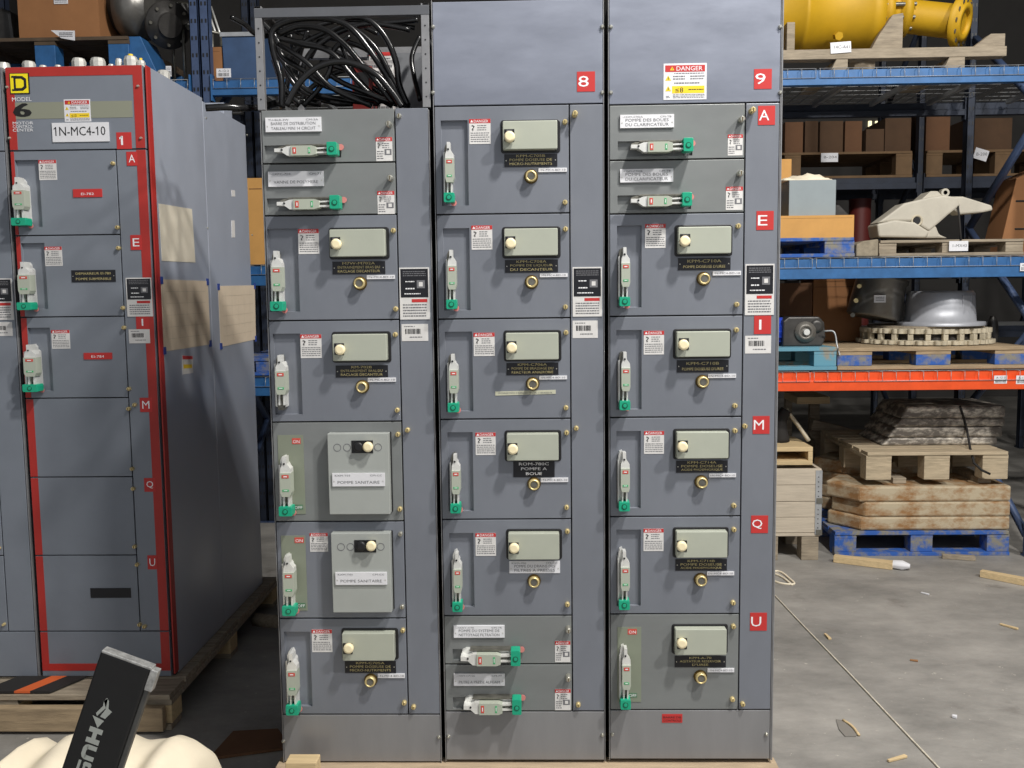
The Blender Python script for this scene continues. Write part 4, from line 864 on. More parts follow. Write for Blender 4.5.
X0, X1, Z0, Z1 = rect(789, 180, 836, 215, RY0+.12); zc2 = W(818, 215.5, RY0+.06).z+.002
mb = MB(); mb.box(X0, X1, RY0+.12, RY0+.40, zc2, Z1, GREYB); g = one('metal_box', mb, ((X0+X1)/2, RY0+.25, zc2), 'grey metal box standing on the bright tan cardboard box', 'metal box', None, .003)
mb = MB(); mb.box(X0-.06, X1-.06, RY0+.42, RY0+.6, zc2, Z1-.02, GREYB); one('metal_box', mb, (X0, RY0+.5, zc2), 'grey metal box behind another, darker side showing at its left', 'metal box', None, .003)
# crumpled cloth on it
def cloth(x0, x1, y0, y1, z, amp, m, name, label, cat, n=14, thick=.004, seed=1):
    rnd = random.Random(seed); ph = [rnd.uniform(0, 6) for _ in range(6)]; vs = []
    for t in (1, 0):
        for j in range(n+1):
            for i in range(n+1):
                a, b = i/n, j/n; k = amp*(.5+.25*math.sin(9*a+ph[0]+4*b)+.15*math.sin(17*b+ph[1]+6*a)+.1*math.sin(31*a+ph[2]))
                e = min(a, 1-a, b, 1-b)*6; vs.append((x0+(x1-x0)*a+.006*math.sin(13*b+ph[3]), y0+(y1-y0)*b, z+thick*t+k*min(1, e)*t))
    N = (n+1)**2; fs = []
    for j in range(n):
        for i in range(n):
            k = j*(n+1)+i; fs.append((k, k+1, k+n+2, k+n+1)); fs.append((N+k, N+k+n+1, N+k+n+2, N+k+1))
    edge = [i for i in range(n+1)]+[(j*(n+1)+n) for j in range(1, n+1)]+[n*(n+1)+i for i in range(n-1, -1, -1)]+[j*(n+1) for j in range(n-1, 0, -1)]
    for i in range(len(edge)):
        a, b = edge[i], edge[(i+1) % len(edge)]; fs.append((a, a+N, b+N, b))
    mb = MB(); mb.add(vs, fs, m, True); return one(name, mb, ((x0+x1)/2, (y0+y1)/2, z), label, cat)
A = rect(783, 172, 832, 180, RY0+.12)
cloth(A[0], A[1], RY0+.13, RY0+.38, Z1+.001, .045, WRAP, 'crumpled_sheet', 'crumpled whitish sheet lying on the grey metal box', 'plastic sheet', seed=4)
A = rect(781, 159, 791.5, 181, RY0+.44); mb = MB(); mb.box(A[0]-.12, A[1], RY0+.44, RY0+.58, Z1-.019, A[3], CARDY); one('cardboard_box', mb, (A[0], RY0+.5, Z1), 'small tan cardboard box on the rear grey metal box, half behind the front cabinet', 'cardboard box', None, .002)
# cracked foam block
P = rect(857, 239, 879, 255.5, RY0+.02); mb = MB(); mb.prism([(P[0], zt2_), (P[1], zt2_), (P[1], P[3]), (P[0]+.04, P[3]-.01), (P[0], P[3]-.03)], 'y', RY0+.03, RY0+.2, mat('grey_weathered_block', (140, 130, 112), .9, 0, .2, 20, .6)); one('wood_block', mb, (P[0], RY0+.1, zt2_), 'rough grey block beside the blue pallet on the middle shelf', 'wood block', None, .006)
# thin pallet with white casting
P = rect(879, 239, 1032, 256, RY0+.05); tp1 = W(940, 239.5, RY0+.05).z
pr = pallet(P[0], P[1]-.05, RY0+.04, RY1-.1, zt2_, tp1, 'flat grey wooden pallet on the middle shelf under the white casting', WOODX, bw=.1)
wc = thing('steel_casting', (W(935, 237, RY0+.3).x, RY0+.3, tp1), 'whitish excavator-like steel casting strapped on a flat pallet', 'casting')
yc = RY0+.12
def pp(pts, Y): return [(W(a, b, Y).x, max(W(a, b, Y).z, tp1+.001)) for a, b in pts]
mb = MB(); mb.prism(pp([(877, 224), (895, 220), (915, 222), (930, 232), (926, 238), (879, 237)], yc), 'y', yc, yc+.17, CAST)
mb.prism(pp([(878, 223), (893, 212), (905, 203), (930, 197), (945, 195), (959, 197), (962, 205), (950, 214), (941, 222), (930, 231), (914, 221), (895, 221)], yc), 'y', yc+.01, yc+.16, CAST)
mb.prism(pp([(930, 222), (938, 226), (941, 234), (950, 238), (918, 238), (922, 230)], yc), 'y', yc+.02, yc+.15, CAST); obj('body', mb, wc, .012)
mb = MB(); mb.prism(pp([(952, 196), (965, 196), (994, 205), (995, 210), (985, 212), (962, 214), (955, 210)], yc), 'y', yc+.02, yc+.14, CAST); obj('arm', mb, wc, .01)
c = W(945.5, 192.5, yc+.06); mb = MB(); mb.lathe((c.x, yc+.06, c.z), (0, 1, 0), [(0, .024), (.05, .024), (.05, .012), (0, .012)], CAST, 20); mb.prism(pp([(925, 199), (935, 190), (942, 190), (950, 197)], yc), 'y', yc+.06, yc+.2, CAST); obj('lifting_lug', mb, wc, .004)
c = W(917.5, 220.5, yc); mb = MB(); mb.lathe((c.x, yc+.018, c.z), (0, -1, 0), [(0, .034), (.012, .034), (.012, .024), (.002, .022)], CHAIN, 20); mb.lathe((c.x, yc+.01, c.z), (0, -1, 0), [(0, .022), (.004, .02)], BLK, 16); obj('pin_boss', mb, wc)
P = rect(929, 206, 946, 212, yc); mb = MB(); mb.prism([(P[0], P[2]), (P[1], P[3]-.01), (P[1], P[3]), (P[0], P[2]+.012)], 'y', yc+.012, yc+.03, CASTD); obj('slot', mb, wc)
mb = MB(); mb.tube([W(957, 198, yc+.05), W(959, 215, yc-.02), W(961, 240, RY0+.035)], .006, RUBBER, 6, 1); one('strap', mb, W(960, 220, yc), 'dark tie strap running down over the whitish casting', 'strap')
attach(tagcard((949, 241, 968, 251), RY0+.034, 'white paper tag on the flat pallet under the whitish casting', '1-MX43'), pr)
# leaning brown box at right
zB = zt2_+.002; yB = RY0+.70; zT = W(1000, 172, yB).z; xB = max(ux[3]+.07, W(984, 237, yB).x)
pts = [(xB, zB), (xB+.10, zT-.04), (xB+.42, zT+.10), (xB+.46, zB)]; mb = MB(); mb.prism(pts, 'y', yB, yB+.24, CARD)
for a in (.35, .7):
    p = pts[0]; z = zB+(pts[1][1]-zB)*a; mb.box(xB+.10, xB+.44, yB-.004, yB+.002, z, z+.012, RUBBER)
one('cardboard_box', mb, (xB+.2, yB+.1, zB), 'large slanted brown cardboard box behind the blue brace at the right edge', 'cardboard box', None, .003)

# --- lowest shelf
zt3 = zS3+D
P = rect(740, 347.5, 837, 370, RY0+.03); pz = W(806, 347.5, RY0+.03).z
pallet(P[0]-.42, P[1], RY0+.03, RY1-.1, zt3, pz, 'pale blue pallet on the orange shelf under the small motor', PLBLUE, bw=.13)
P = rect(838, 344, 1036, 371, RY0+.03); P = (P[0], min(P[1], ux[3]-.04), P[2], P[3]); pz2 = W(930, 347, RY0+.03).z
pallet(P[0], P[1], RY0+.03, RY1-.05, zt3, pz2, 'worn blue and bare wood pallet on the orange shelf under the gear ring', WOOD, PBLUE, bw=.2)
mg = thing('gear_motor', (W(800, 347, RY0+.2).x, RY0+.2, pz), 'small blue motor with a dark grey gearbox on the pale blue pallet', 'motor')
c = W(806, 332, RY0+.12); u2 = (RY0+.12-CAM.y)/F_PX*.9
mb = MB(); mb.lathe((W(745, 330, RY0+.25).x, RY0+.25, c.z), (1, 0, 0), [(0, 13*u2), (.02, 15*u2), (40*u2, 15*u2), (41*u2, 12*u2)], MBLUE, 24)
for k in range(16):
    a = 2*math.pi*k/16; mb.box(W(750, 330, RY0+.25).x, W(783, 330, RY0+.25).x, RY0+.25+math.cos(a)*15*u2-.003, RY0+.25+math.cos(a)*15*u2+.003, c.z+math.sin(a)*15*u2-.003, c.z+math.sin(a)*15*u2+.003, MBLUE)
obj('motor', mb, mg)
P = rect(784, 317, 827, 347, RY0+.12); mb = MB(); w = P[1]-P[0]; h = P[3]-pz
mb.prism([(P[0], pz+.001), (P[1]-.02, pz+.001), (P[1], pz+h*.3), (P[1]-.01, pz+h*.8), (P[1]-.04, pz+h), (P[0]+.03, pz+h), (P[0], pz+h*.85)], 'y', RY0+.14, RY0+.36, CASTD); obj('gearbox', mb, mg, .008)
mb = MB(); mb.lathe((c.x+.0, RY0+.14, c.z), (0, -1, 0), [(0, .062), (.012, .062), (.014, .048), (.022, .045), (.022, .03), (.012, .03)], mat('mid_casting', (120, 116, 110), .4, .4, .15, 20), 28); mb.lathe((c.x, RY0+.13, c.z), (0, -1, 0), [(0, .018), (.03, .018)], SIL, 16); obj('output_flange', mb, mg)
c3 = W(818, 326, RY0+.12); mb = MB(); mb.lathe((c3.x, RY0+.142, c3.z), (0, -1, 0), [(0, .04), (.012, .038), (.014, .02)], CASTD, 20); obj('cover', mb, mg)
mb = MB(); mb.tube([W(824, 331, RY0+.1), W(834, 332, RY0+.08), W(837, 345, RY0+.06), W(840, 356, RY0+.02)], .005, WIRE, 6, 5); obj('wire_lead', mb, mg)
# chain links ring (track sprocket) : toothed ring lying flat
cy = RY0+.48; cR = W(924, 340, cy); R = W(986, 335, cy).x-cR.x
gr_ = thing('track_chain', (cR.x, cy, pz2), 'dusty coiled track chain lying in a ring on the worn blue pallet', 'chain')
mb = MB(); mb.lathe((cR.x, cy, pz2+.004), (0, 0, 1), [(0, R*.86), (.094, R*.80)], mat('chain_core', (58, 54, 50), .7, .2, .1, 20), 40); obj('chain_core', mb, gr_)
for lvl, (za, zb_, nn, off) in enumerate(((.003, .030, 24, 0), (.068, .10, 24, .5))):
    for k in range(nn):
        a = 2*math.pi*(k+off)/nn; r0 = R*(.94 if lvl else 1.0); cx, cyy = cR.x+math.cos(a)*r0*.92, cy+math.sin(a)*r0*.88
        rot = Matrix.Rotation(a+math.pi/2, 3, 'Z'); mb = MB(); L = r0*math.pi*2/nn*.47
        mb.box(cx-L*.95, cx+L*.95, cyy-.028, cyy+.028, pz2+za, pz2+zb_, CHAIN, rot)
        for s in (-1, 1):
            o2 = Vector((cx, cyy, 0))+rot@Vector((s*L*.7, -.03, 0)); mb.lathe((o2.x, o2.y, pz2+za+.002), (0, 0, 1), [(0, .022), (zb_-za-.004, .022)], CHAIN, 8)
        if not lvl:
            o2 = Vector((cx, cyy, 0))+rot@Vector((-L*.4, -.01, 0)); mb.box(o2.x-L*.32, o2.x+L*.32, o2.y-.016, o2.y+.016, pz2+.03, pz2+.069, CHAIN, rot)
        obj('chain_link', mb, gr_, .004)
mb = MB(); mb.lathe((cR.x, cy, pz2+.101), (0, 0, 1), [(0, R*.88), (.012, R*.88)], WOODX, 30); one('round_board', mb, (cR.x, cy, pz2+.1), 'flat round board on the track chain carrying two housings', 'board')
zr = pz2+.114
# light drum housing
cyl_y = RY0+.36; cc = W(938, 318, cyl_y); u3 = (cyl_y-CAM.y)/F_PX
cc.x += .01
mh = thing('bell_housing', (cc.x, cyl_y, zr), 'light grey metal bell housing upside down on the track chain', 'housing')
hh = W(938, 291, cyl_y-.1).z-zr
mb = MB(); mb.lathe((cc.x, cyl_y, zr), (0, 0, 1), [(0, 41*u3), (.022, 41*u3), (.024, 33*u3), (hh*.5, 32*u3), (hh*.93, 31*u3), (hh, 29*u3), (hh, 20*u3), (hh*.5, 19*u3)], CASTL, 36); obj('shell', mb, mh)
for k in range(2):
    a = -1.15+k*.35; mb = MB(); mb.box(cc.x+math.cos(a)*30*u3-.008, cc.x+math.cos(a)*30*u3+.008, cyl_y+math.sin(a)*31*u3-.03, cyl_y+math.sin(a)*31*u3+.03, zr+.02, zr+hh*.88, CASTL, Matrix.Rotation(a, 3, 'Z')); obj('rib', mb, mh, .004)
for px, py in ((947, 303), (947, 314)):
    p = W(px, py, cyl_y-.2); mb = MB(); mb.lathe((p.x, cyl_y-.15, p.z), (0, -1, 0), [(0, .012), (.03, .012)], SIL, 8); obj('bolt', mb, mh)
# dark tilted housing
c4 = W(883, 320, RY0+.4); ax = Vector((.22, .05, 1)).normalized(); u4 = (RY0+.4-CAM.y)/F_PX
base4 = Vector((c4.x-.045, RY0+.45, zr+.045))
mh = thing('motor_housing', (c4.x, RY0+.45, zr), 'tilted dark cylindrical motor housing beside the light grey housing', 'housing')
L4 = 36*u4; mb = MB(); mb.lathe(base4, ax, [(0, 24*u4), (.012, 26*u4), (L4, 24*u4), (L4+.01, 26*u4), (L4+.03, 26*u4), (L4+.03, 20*u4), (L4*.6, 19*u4)], mat('sheen_dark_housing', (112, 110, 106), .35, .5, .15, 9, .1), 36); obj('shell', mb, mh)
p = W(884, 299, RY0+.22); mb = MB(); mb.box(p.x-.035, p.x+.035, RY0+.286, RY0+.292, p.z-.022, p.z+.022, WLAB); lines(mb, p.x-.025, p.x+.025, p.z-.015, p.z+.015, RY0+.2855, 3); obj('white_label', mb, mh)
for k in (0, 1, 2):
    q_ = base4+ax*(L4*(.1+.4*k))+Vector((-24*u4, -.06, 0)); mb = MB(); mb.lathe(q_, (-.3, -1, 0), [(0, .014), (.035, .014)], BRASS if k else SILD, 8); obj('bolt', mb, mh)
cbox((776, 283, 812, 338), RY0+.62, .35, CARDD, 'dull brown cardboard box behind the small motor on the orange shelf', base=pz)
cbox((813, 279, 862, 340), RY0+.68, .3, CARD, 'brown cardboard box with lighter side behind the tilted dark housing', base=pz)
P = rect(985, 318, 1000, 344, RY0+.5); mb = MB(); mb.lathe(((P[0]+P[1])/2, RY0+.5, pz2+.001), (0, 0, 1), [(0, .03), (.05, .035), (.12, .03), (.16, .015)], CASTD, 16); one('metal_fitting', mb, (P[0], RY0+.5, pz2), 'small dark fitting standing right of the track chain', 'fitting')

# --- floor level
P = rect(835, 533, 1010, 556, RY0-.10)
YF = WZ(900, 556, 0).y
P = rect(835, 530, 1010, 556, YF); zp = W(900, 531.5, YF).z
pallet(P[0], P[1], YF, YF+1.0, 0, zp, 'blue pallet on the floor under the stack of rusty slabs', PBLUE, bw=.13)
SG = 'rusty pointed slabs stacked on the blue pallet'
def slab(outline, Y, y1, z0, z1, m, label, grp, name='steel_slab'):
    mb = MB(); n = len(outline); mb.prism(outline, 'z', z0, z1, m)
    return one(name, mb, (sum(p[0] for p in outline)/n, (Y+y1)/2, z0), label, 'slab', grp, .012)
ys_ = [531, 516.5, 501.5, 486]
zk = zp+.002
for i in range(3):
    z1 = W(930, ys_[i+1], YF+.03).z if i < 3 else 0
    xl = W([842, 846, 840][i], 520, YF).x; xr = W(1012, 520, YF).x
    slab([(xl+.12, YF+.02), (xr, YF+.02), (xr+.01, YF+.42), (xl+.12, YF+.42), (xl-.02, YF+.22)], YF, YF+.42, zk, z1, RUST, ['bottom', 'middle', 'top'][i]+' rusty pointed slab of the front stack on the blue floor pallet', SG); zk = z1+.001
zfront = zk
zk2 = zp+.002
for i in range(4):
    z1 = zk2+.083; xl = W(822, 520, YF+.5).x
    slab([(xl+.14, YF+.45), (xl+.9, YF+.45), (xl+.9, YF+.85), (xl+.14, YF+.85), (xl-.02, YF+.65)], YF+.45, YF+.85, zk2, z1, RUST, ['lowest', 'second', 'third', 'topmost'][i]+' slab of the rear rusty stack, only its pointed end showing', SG); zk2 = z1+.001
# tan pallet atop + packing + grey slabs
zq0 = max(zfront, zk2)+.001
for px in (900, 985):
    p = W(px, 470, YF+.1); mb = MB(); mb.box(p.x-.04, p.x+.04, YF+.1, YF+.8, zfront, zfront+.035, WOODX); one('packing_timber', mb, (p.x, YF+.4, zfront), f'short timber packer on the rusty slabs, {"left" if px == 900 else "right"} one under the tan pallet', 'timber', None, .003)
PA = W(869, 470, YF+.0); zu1 = W(930, 451, YF+.05).z; zu0 = zfront+.037
pallet(W(868, 460, YF).x, W(1011, 460, YF).x, YF+.02, YF+.95, zu0, zu1, 'dusty tan pallet on top of the rusty slabs carrying grey slabs', mat('dusty_tan_wood', (178, 162, 136), .85, 0, .2, 8, .4, 0, (1, 8, 8)), bw=.15, bottom=False)
GG = 'grey worn slabs in a strapped pile'
zk = zu1+.001; tops = [437.5, 427, 418.5, 406.5]; lefts = [885, 891, 897, 903]; rights = [998, 1003, 1005, 1005]
for i in range(4):
    z1 = W(945, tops[i], YF+.25).z; xl = W(lefts[i], 430, YF+.25).x; xr = W(rights[i], 430, YF+.25).x
    mb = MB(); mb.prism([(xl-.02, zk), (xr, zk), (xr, z1), (xl+.03, z1)], 'y', YF+.25, YF+.7, SLAB); one('steel_slab', mb, ((xl+xr)/2, YF+.45, zk), ['lowest', 'second from bottom', 'third from bottom', 'topmost'][i]+' grey worn slab in the strapped pile on the tan pallet', 'slab', GG, .012); zk = z1+.001
mb = MB(); mb.tube([W(960, 406, YF+.24), W(967, 430, YF+.235), W(974, 463, YF+.0), W(990, 474, YF-.015)], .007, RUBBER, 6, 2); one('strap', mb, W(967, 430, YF+.2), 'black tie strap over the strapped pile of grey slabs', 'strap')
# old pallet piece leaning at left rear
r = thing('broken_pallet', (W(850, 440, YF+1.1).x, YF+1.1, .0), 'broken dusty pallet leaning behind the stacks under the orange beam', 'pallet')
for a, b, y, t in (((811, 424), (868, 440), YF+1.12, .05), ((811, 430), (840, 462), YF+1.2, .045)):
    A, B = W(*a, y), W(*b, y); mb = MB(); mb.tube([A, A.lerp(B, .5)+Vector((0, 0, .01)), B], t, WOODX, 4, 1); obj('board', mb, r, .004)
A = W(846, 450, YF+1.1); mb = MB(); mb.box(A.x-.06, A.x+.08, YF+1.1, YF+1.22, A.z-.2, A.z+.05, WOODX); obj('block', mb, r, .005)
A = W(830, 470, YF+1.1); mb = MB(); mb.box(A.x-.05, A.x+.05, YF+1.1, YF+1.3, 0, W(830, 432, YF+1.1).z, WOODX); obj('leg_board', mb, r, .005)
# pale crate with hinges
PX = W(821, 510, YF-.08); xL = W(770, 510, YF-.08).x-.35; yc0 = YF-.08
ck = thing('pallet_collar_crate', (PX.x-.4, yc0+.35, 0), 'whitish wooden crate of stacked collars on the floor beside the front cabinet', 'crate')
zbs = [W(800, y, yc0).z for y in (533, 501.5, 468.5)]
mb = MB(); hgt = zbs[0]
for xx in (PX.x-.11, xL+.3, xL): 
    for yy in (yc0, yc0+.35, yc0+.65): mb.box(xx, xx+.1, yy, yy+.1, .0, hgt-.022, WOODX)
mb.box(xL, PX.x, yc0, yc0+.75, hgt-.02, hgt-.002, CRATEW); obj('base_pallet', mb, ck, .003)
for i in range(2):
    z0, z1 = zbs[i]+.001, zbs[i+1]-.002; mb = MB(); T = .022
    for j, (a, b) in enumerate(((z0, (z0+z1)/2-.001), ((z0+z1)/2+.001, z1))):
        mb.box(xL, PX.x, yc0, yc0+T, a, b, CRATEW); mb.box(xL, PX.x, yc0+.75-T, yc0+.75, a, b, CRATEW)
        mb.box(xL, xL+T, yc0+T, yc0+.75-T, a, b, CRATEW); mb.box(PX.x-T, PX.x, yc0+T, yc0+.75-T, a, b, CRATEW)
    obj('collar', mb, ck, .003)
    mb = MB(); mb.box(PX.x-.035, PX.x+.003, yc0-.004, yc0, z0-.01, z1-.01, WIRE); mb.box(PX.x, PX.x+.004, yc0, yc0+.05, z0-.01, z1-.01, WIRE)
    mb.box(PX.x-.028, PX.x+.006, yc0-.010, yc0-.003, z0-.012, z0+.02, SILD)
    for k in range(5): mb.lathe((PX.x-.018, yc0-.003, z0+.03+k*(z1-z0-.05)/5), (0, -1, 0), [(0, .004), (.003, .003)], BLK, 6)
    obj('hinge', mb, ck)
mb = MB(); zz = zbs[2]+.001; z2 = W(795, 447, yc0+.1).z; a = W(813, 450, yc0+.1).x; T = .028
mb.box(a-.5, a, yc0+.1, yc0+.5, zz, zz+T, PALE); mb.box(a-.5, a, yc0+.1, yc0+.5, z2-T, z2, PALE)
mb.box(a-T, a, yc0+.1, yc0+.5, zz+T, z2-T, PALE); mb.box(a-.5, a-.5+T, yc0+.1, yc0+.5, zz+T, z2-T, PALE); one('open_box', mb, (a-.2, yc0+.3, zz), 'open pale wooden box frame on top of the whitish crate', 'wooden box', None, .003)
a = W(783, 443, yc0+.25); mb = MB(); mb.tube([(a.x, yc0+.3, z2+.001), (a.x-.01, yc0+.3, z2+.12), (a.x+.03, yc0+.3, z2+.2)], .055, RUBBER, 10, 5, .6)
mb.tube([(a.x+.03, yc0+.3, z2+.2), (a.x+.1, yc0+.28, z2+.1), (a.x+.16, yc0+.26, z2+.01)], .012, CHAIN, 8, 4); one('hydraulic_hose', mb, (a.x, yc0+.3, z2), 'dark hose with a bent grey arm on the open pale frame', 'hose')
# bundle in the dark under the orange beam
A = rect(797, 397, 830, 404, YF+1.05); mb = MB(); mb.box(A[0], A[1], YF+1.05, YF+1.4, A[2], A[3], PALE); mb.box(A[1]-.05, A[1]+.02, YF+1.35, YF+1.4, 0, A[2], WOODX); mb.box(A[0], A[0]+.05, YF+1.35, YF+1.4, 0, A[2], WOODX); one('wooden_shelf', mb, (A[0], YF+.5, 0), 'small pale plank ledge in the dark below the orange beam', 'wooden ledge', None, .002)
# sticks and scraps on the floor
def stick(a, b, r, m, label, name='wood_stick', end=None):
    A, B = WZ(*a, r), WZ(*b, r); mb = MB(); dirv = (B-A).normalized(); sd = Vector((-dirv.y, dirv.x, 0))
    vs = []
    for P_, w in ((A, r*1.0), (A.lerp(B, .5), r*1.25), (B, r*1.5)):
        for s, z in ((-1, 0), (1, 0), (1, 1), (-1, 1)): vs.append(Vector((P_.x, P_.y, 0))+sd*s*w+Vector((0, 0, .001+z*r*1.8)))
    fs = [(3, 2, 1, 0), (8, 9, 10, 11)]
    for k in (0, 4):
        for i in range(4): fs.append((k+i, k+(i+1) % 4, k+4+(i+1) % 4, k+4+i))
    mb.add(vs, fs, m)
    if end: mb.lathe((B.x, B.y, r*1.2), dirv, [(0, r*1.1), (.05, r*1.3), (.09, r*.6)], end, 8)
    return one(name, mb, ((A.x+B.x)/2, (A.y+B.y)/2, 0), label, 'wood piece', None, .002)
stick((834, 558), (893, 565), .022, PALE, 'pale wooden stick on the floor in front of the blue pallet, its end white', end=WLAB)
stick((981, 573), (1060, 588), .020, PALE, 'pale wooden stick on the floor running out of the right picture edge')
stick((942, 556), (975, 558), .014, WOODX, 'thin grey splinter on the floor by the right end of the blue pallet', 'wood_splinter')
stick((825, 634), (830, 639), .005, PALE, 'short pale chip on the floor right of the long floor line', 'wood_chip')
stick((888, 761), (906, 756), .005, PALE, 'pale chip on the floor near the bottom, right of the front cabinet', 'wood_chip')
stick((1000, 624), (1018, 629), .005, PALE, 'thin tan chip on the concrete towards the right edge', 'wood_chip')
stick((921, 592.5), (929, 594.5), .004, WLAB, 'small white scrap on the concrete below the blue pallet', 'paper_scrap')
stick((910, 660), (918, 661), .004, mat('rust_stain', (150, 110, 74), .9), 'small rusty flake on the concrete in the middle of the open floor', 'rust_flake')
stick((952, 716), (957, 717), .006, WLAB, 'pale pebble on the concrete towards the lower right', 'pebble')
# torn leaf-shaped scrap
mb = MB(); o_ = [WZ(x, y, .004) for x, y in ((836, 719), (842, 720), (858, 733), (856, 736), (845, 736), (839, 729))]; mb.add([Vector((p.x, p.y, .004)) for p in o_]+[Vector((p.x, p.y, .0008)) for p in o_], [tuple(range(6))[::-1]]+[(i, (i+1) % 6, (i+1) % 6+6, i+6) for i in range(6)], mat('grey_scrap', (126, 122, 116), .9))
mb.tube([WZ(843, 720, .006), WZ(852, 726, .006), WZ(859, 735, .006)], .005, PALE, 6, 3); one('torn_scrap', mb, o_[0], 'grey torn scrap with a pale edge on the floor near the front cabinet', 'scrap')
mb = MB(); P = [WZ(*p, .005) for p in ((760, 575), (778, 571), (790, 579), (794, 584), (780, 583), (765, 577))]; mb.tube(P, .006, WRAP, 6, 5); P = [WZ(*p, .005) for p in ((765, 570), (782, 577), (792, 585))]; mb.tube(P, .006, WRAP, 6, 5); one('rope_loop', mb, P[0], 'cream rope loop on the floor beside the right front cabinet', 'rope')
mb = MB(); P = [WZ(*p, .004) for p in ((768, 588), (800, 622), (850, 674), (900, 727), (960, 790), (1010, 842))]
mb.tube(P, .0034, mat('pale_cord', (212, 204, 186), .8, 0, .2, 30), 6, 3); one('string_line', mb, P[0], 'long pale cord lying straight across the concrete floor', 'cord')

# --- left bay, top shelf
zl = zS1+D; 
pal = rect(-40, 36, 128, 60, RY0+.03); zpl = W(60, 36.5, RY0+.03).z
pallet(pal[0], pal[1], RY0+.03, RY1-.08, zl, zpl, 'blue pallet on the top shelf above the red-bordered cabinet', mat('dark_wood', (84, 70, 56), .85, 0, .2, 9), RBLUE, bw=.12)
bigbox = cbox((17, -40, 98, 36), RY0+.1, .5, CARD, 'large brown cardboard box on the top shelf at upper left', base=zpl+.001)
P = rect(54, -3, 68, 4, RY0+.098); mb = MB(); mb.box(P[0], P[1], RY0+.095, RY0+.098, P[2], P[3], WLAB); lines(mb, P[0]+.005, P[1]-.005, P[2]+.005, P[3]-.005, RY0+.0945, 3); attach(one('box_label', mb, (P[0], RY0+.09, P[2]), 'white label on the large brown box at the top picture edge', 'label'), bigbox)
P = rect(51, 30, 75, 41, RY0+.02); mb = MB(); mb.add([Vector(v) for v in ((P[0], RY0+.02, P[3]), (P[1], RY0+.02, P[3]-.005), (P[1], RY0+.015, P[2]), (P[0]+.06, RY0+.015, P[2]+.015), (P[0], RY0+.022, P[3]), (P[1], RY0+.022, P[3]-.005), (P[1], RY0+.017, P[2]), (P[0]+.06, RY0+.017, P[2]+.015))], [(3, 2, 1, 0), (4, 5, 6, 7), (0, 1, 5, 4), (1, 2, 6, 5), (2, 3, 7, 6), (3, 0, 4, 7)], WLAB); lines(mb, P[0]+.05, P[1]-.01, P[2]+.02, P[3]-.012, RY0+.0145, 3); attach(one('paper_label', mb, (P[0], RY0+.02, P[2]), 'crooked white paper label hanging at the base of the large brown box', 'label'), bigbox)
mb = MB(); P = rect(-30, 2, 14, 35, RY0+.3); mb.prism([(P[0], zpl+.001), (P[1], zpl+.001), (P[1]-.02, P[3]-.05), (P[0]+.05, P[3])], 'y', RY0+.3, RY0+.7, CASTD); one('metal_casting', mb, (P[0], RY0+.5, zpl), 'dark metal casting at the upper left corner on the blue pallet', 'casting', None, .02)
# grey castings
u5 = (RY0+.35-CAM.y)/F_PX
ct = thing('gearbox_housing', (W(150, 20, RY0+.35).x, RY0+.35, zl), 'large shiny grey gearbox housing hanging over the top shelf edge', 'housing')
c = W(117, 8, RY0+.35); mb = MB(); mb.lathe((c.x-.02, RY0+.35, c.z), (1, 0, 0), [(0, 20*u5), (.03, 26*u5), (18*u5, 27*u5), (20*u5, 22*u5)], CASTD, 28); obj('left_drum', mb, ct)
cg = mat('shiny_grey_casting', (112, 110, 106), .32, .5, .15, 10, .15)
c = W(137, 8, RY0+.3); mb = MB(); mb.lathe((c.x-12*u5, RY0+.3, c.z), (1, -.15, -.1), [(0, 22*u5), (.02, 29*u5), (22*u5, 29*u5), (25*u5, 24*u5), (32*u5, 20*u5)], cg, 32); obj('main_drum', mb, ct)
c = W(170, 30, RY0+.25); mb = MB(); mb.lathe((c.x-.06, RY0+.28, c.z+.05), (.6, -.7, -.3), [(0, 13*u5), (.08, 20*u5), (.11, 22*u5), (.13, 22*u5), (.132, 12*u5), (.15, 11*u5)], CASTD, 28)
for k in range(8):
    a = k*math.pi/4; n_ = Vector((.6, -.7, -.3)).normalized(); a1 = n_.orthogonal().normalized(); b1 = n_.cross(a1); o3 = Vector((c.x-.06, RY0+.28, c.z+.05))+n_*.13+(a1*math.cos(a)+b1*math.sin(a))*18*u5; mb.cyl(o3, o3+n_*.014, 1.6*u5, SILD, 6)
obj('flange', mb, ct)
mb = MB(); P = rect(130, 38, 162, 61, RY0+.1); mb.prism([(P[0], zl), (P[1], zl), (P[1]-.01, zl+.03), (P[0]+.08, P[3]), (P[0], P[3])], 'y', RY0+.06, RY0+.3, RBLUE); one('blue_chock', mb, (P[0], RY0+.4, zl), 'blue wedge stand under the shiny grey gearbox housing', 'stand', None, .004)
# wire basket of bars
bk = thing('bar_rack', (W(190, 10, RY0+.5).x, RY0+.5, zl), 'tilted rack of thin metal bars seen through the twin uprights', 'metal rack')
for k in range(9):
    A = W(172+k*4.9, 2+k*.6, RY0+.40); B = W(184+k*4.5, 24+k*1.2, RY0+.25); mb = MB(); mb.tube([A, B], .006, SIL, 6, 1); obj('bar', mb, bk)
A, B = W(183, 25, RY0+.25), W(221, 34, RY0+.25); mb = MB(); mb.tube([A, B], .01, SILD, 6, 1); mb.tube([A, Vector((A.x, A.y, zl))], .01, SILD, 6, 1); mb.tube([B, Vector((B.x, B.y, zl))], .01, SILD, 6, 1)
A, B = W(171, 1, RY0+.40), W(211, 8, RY0+.40); mb.tube([A, B], .01, SILD, 6, 1); mb.tube([A, Vector((A.x, A.y, zl))], .01, SILD, 6, 1); mb.tube([B, Vector((B.x, B.y, zl))], .01, SILD, 6, 1); obj('frame', mb, bk)
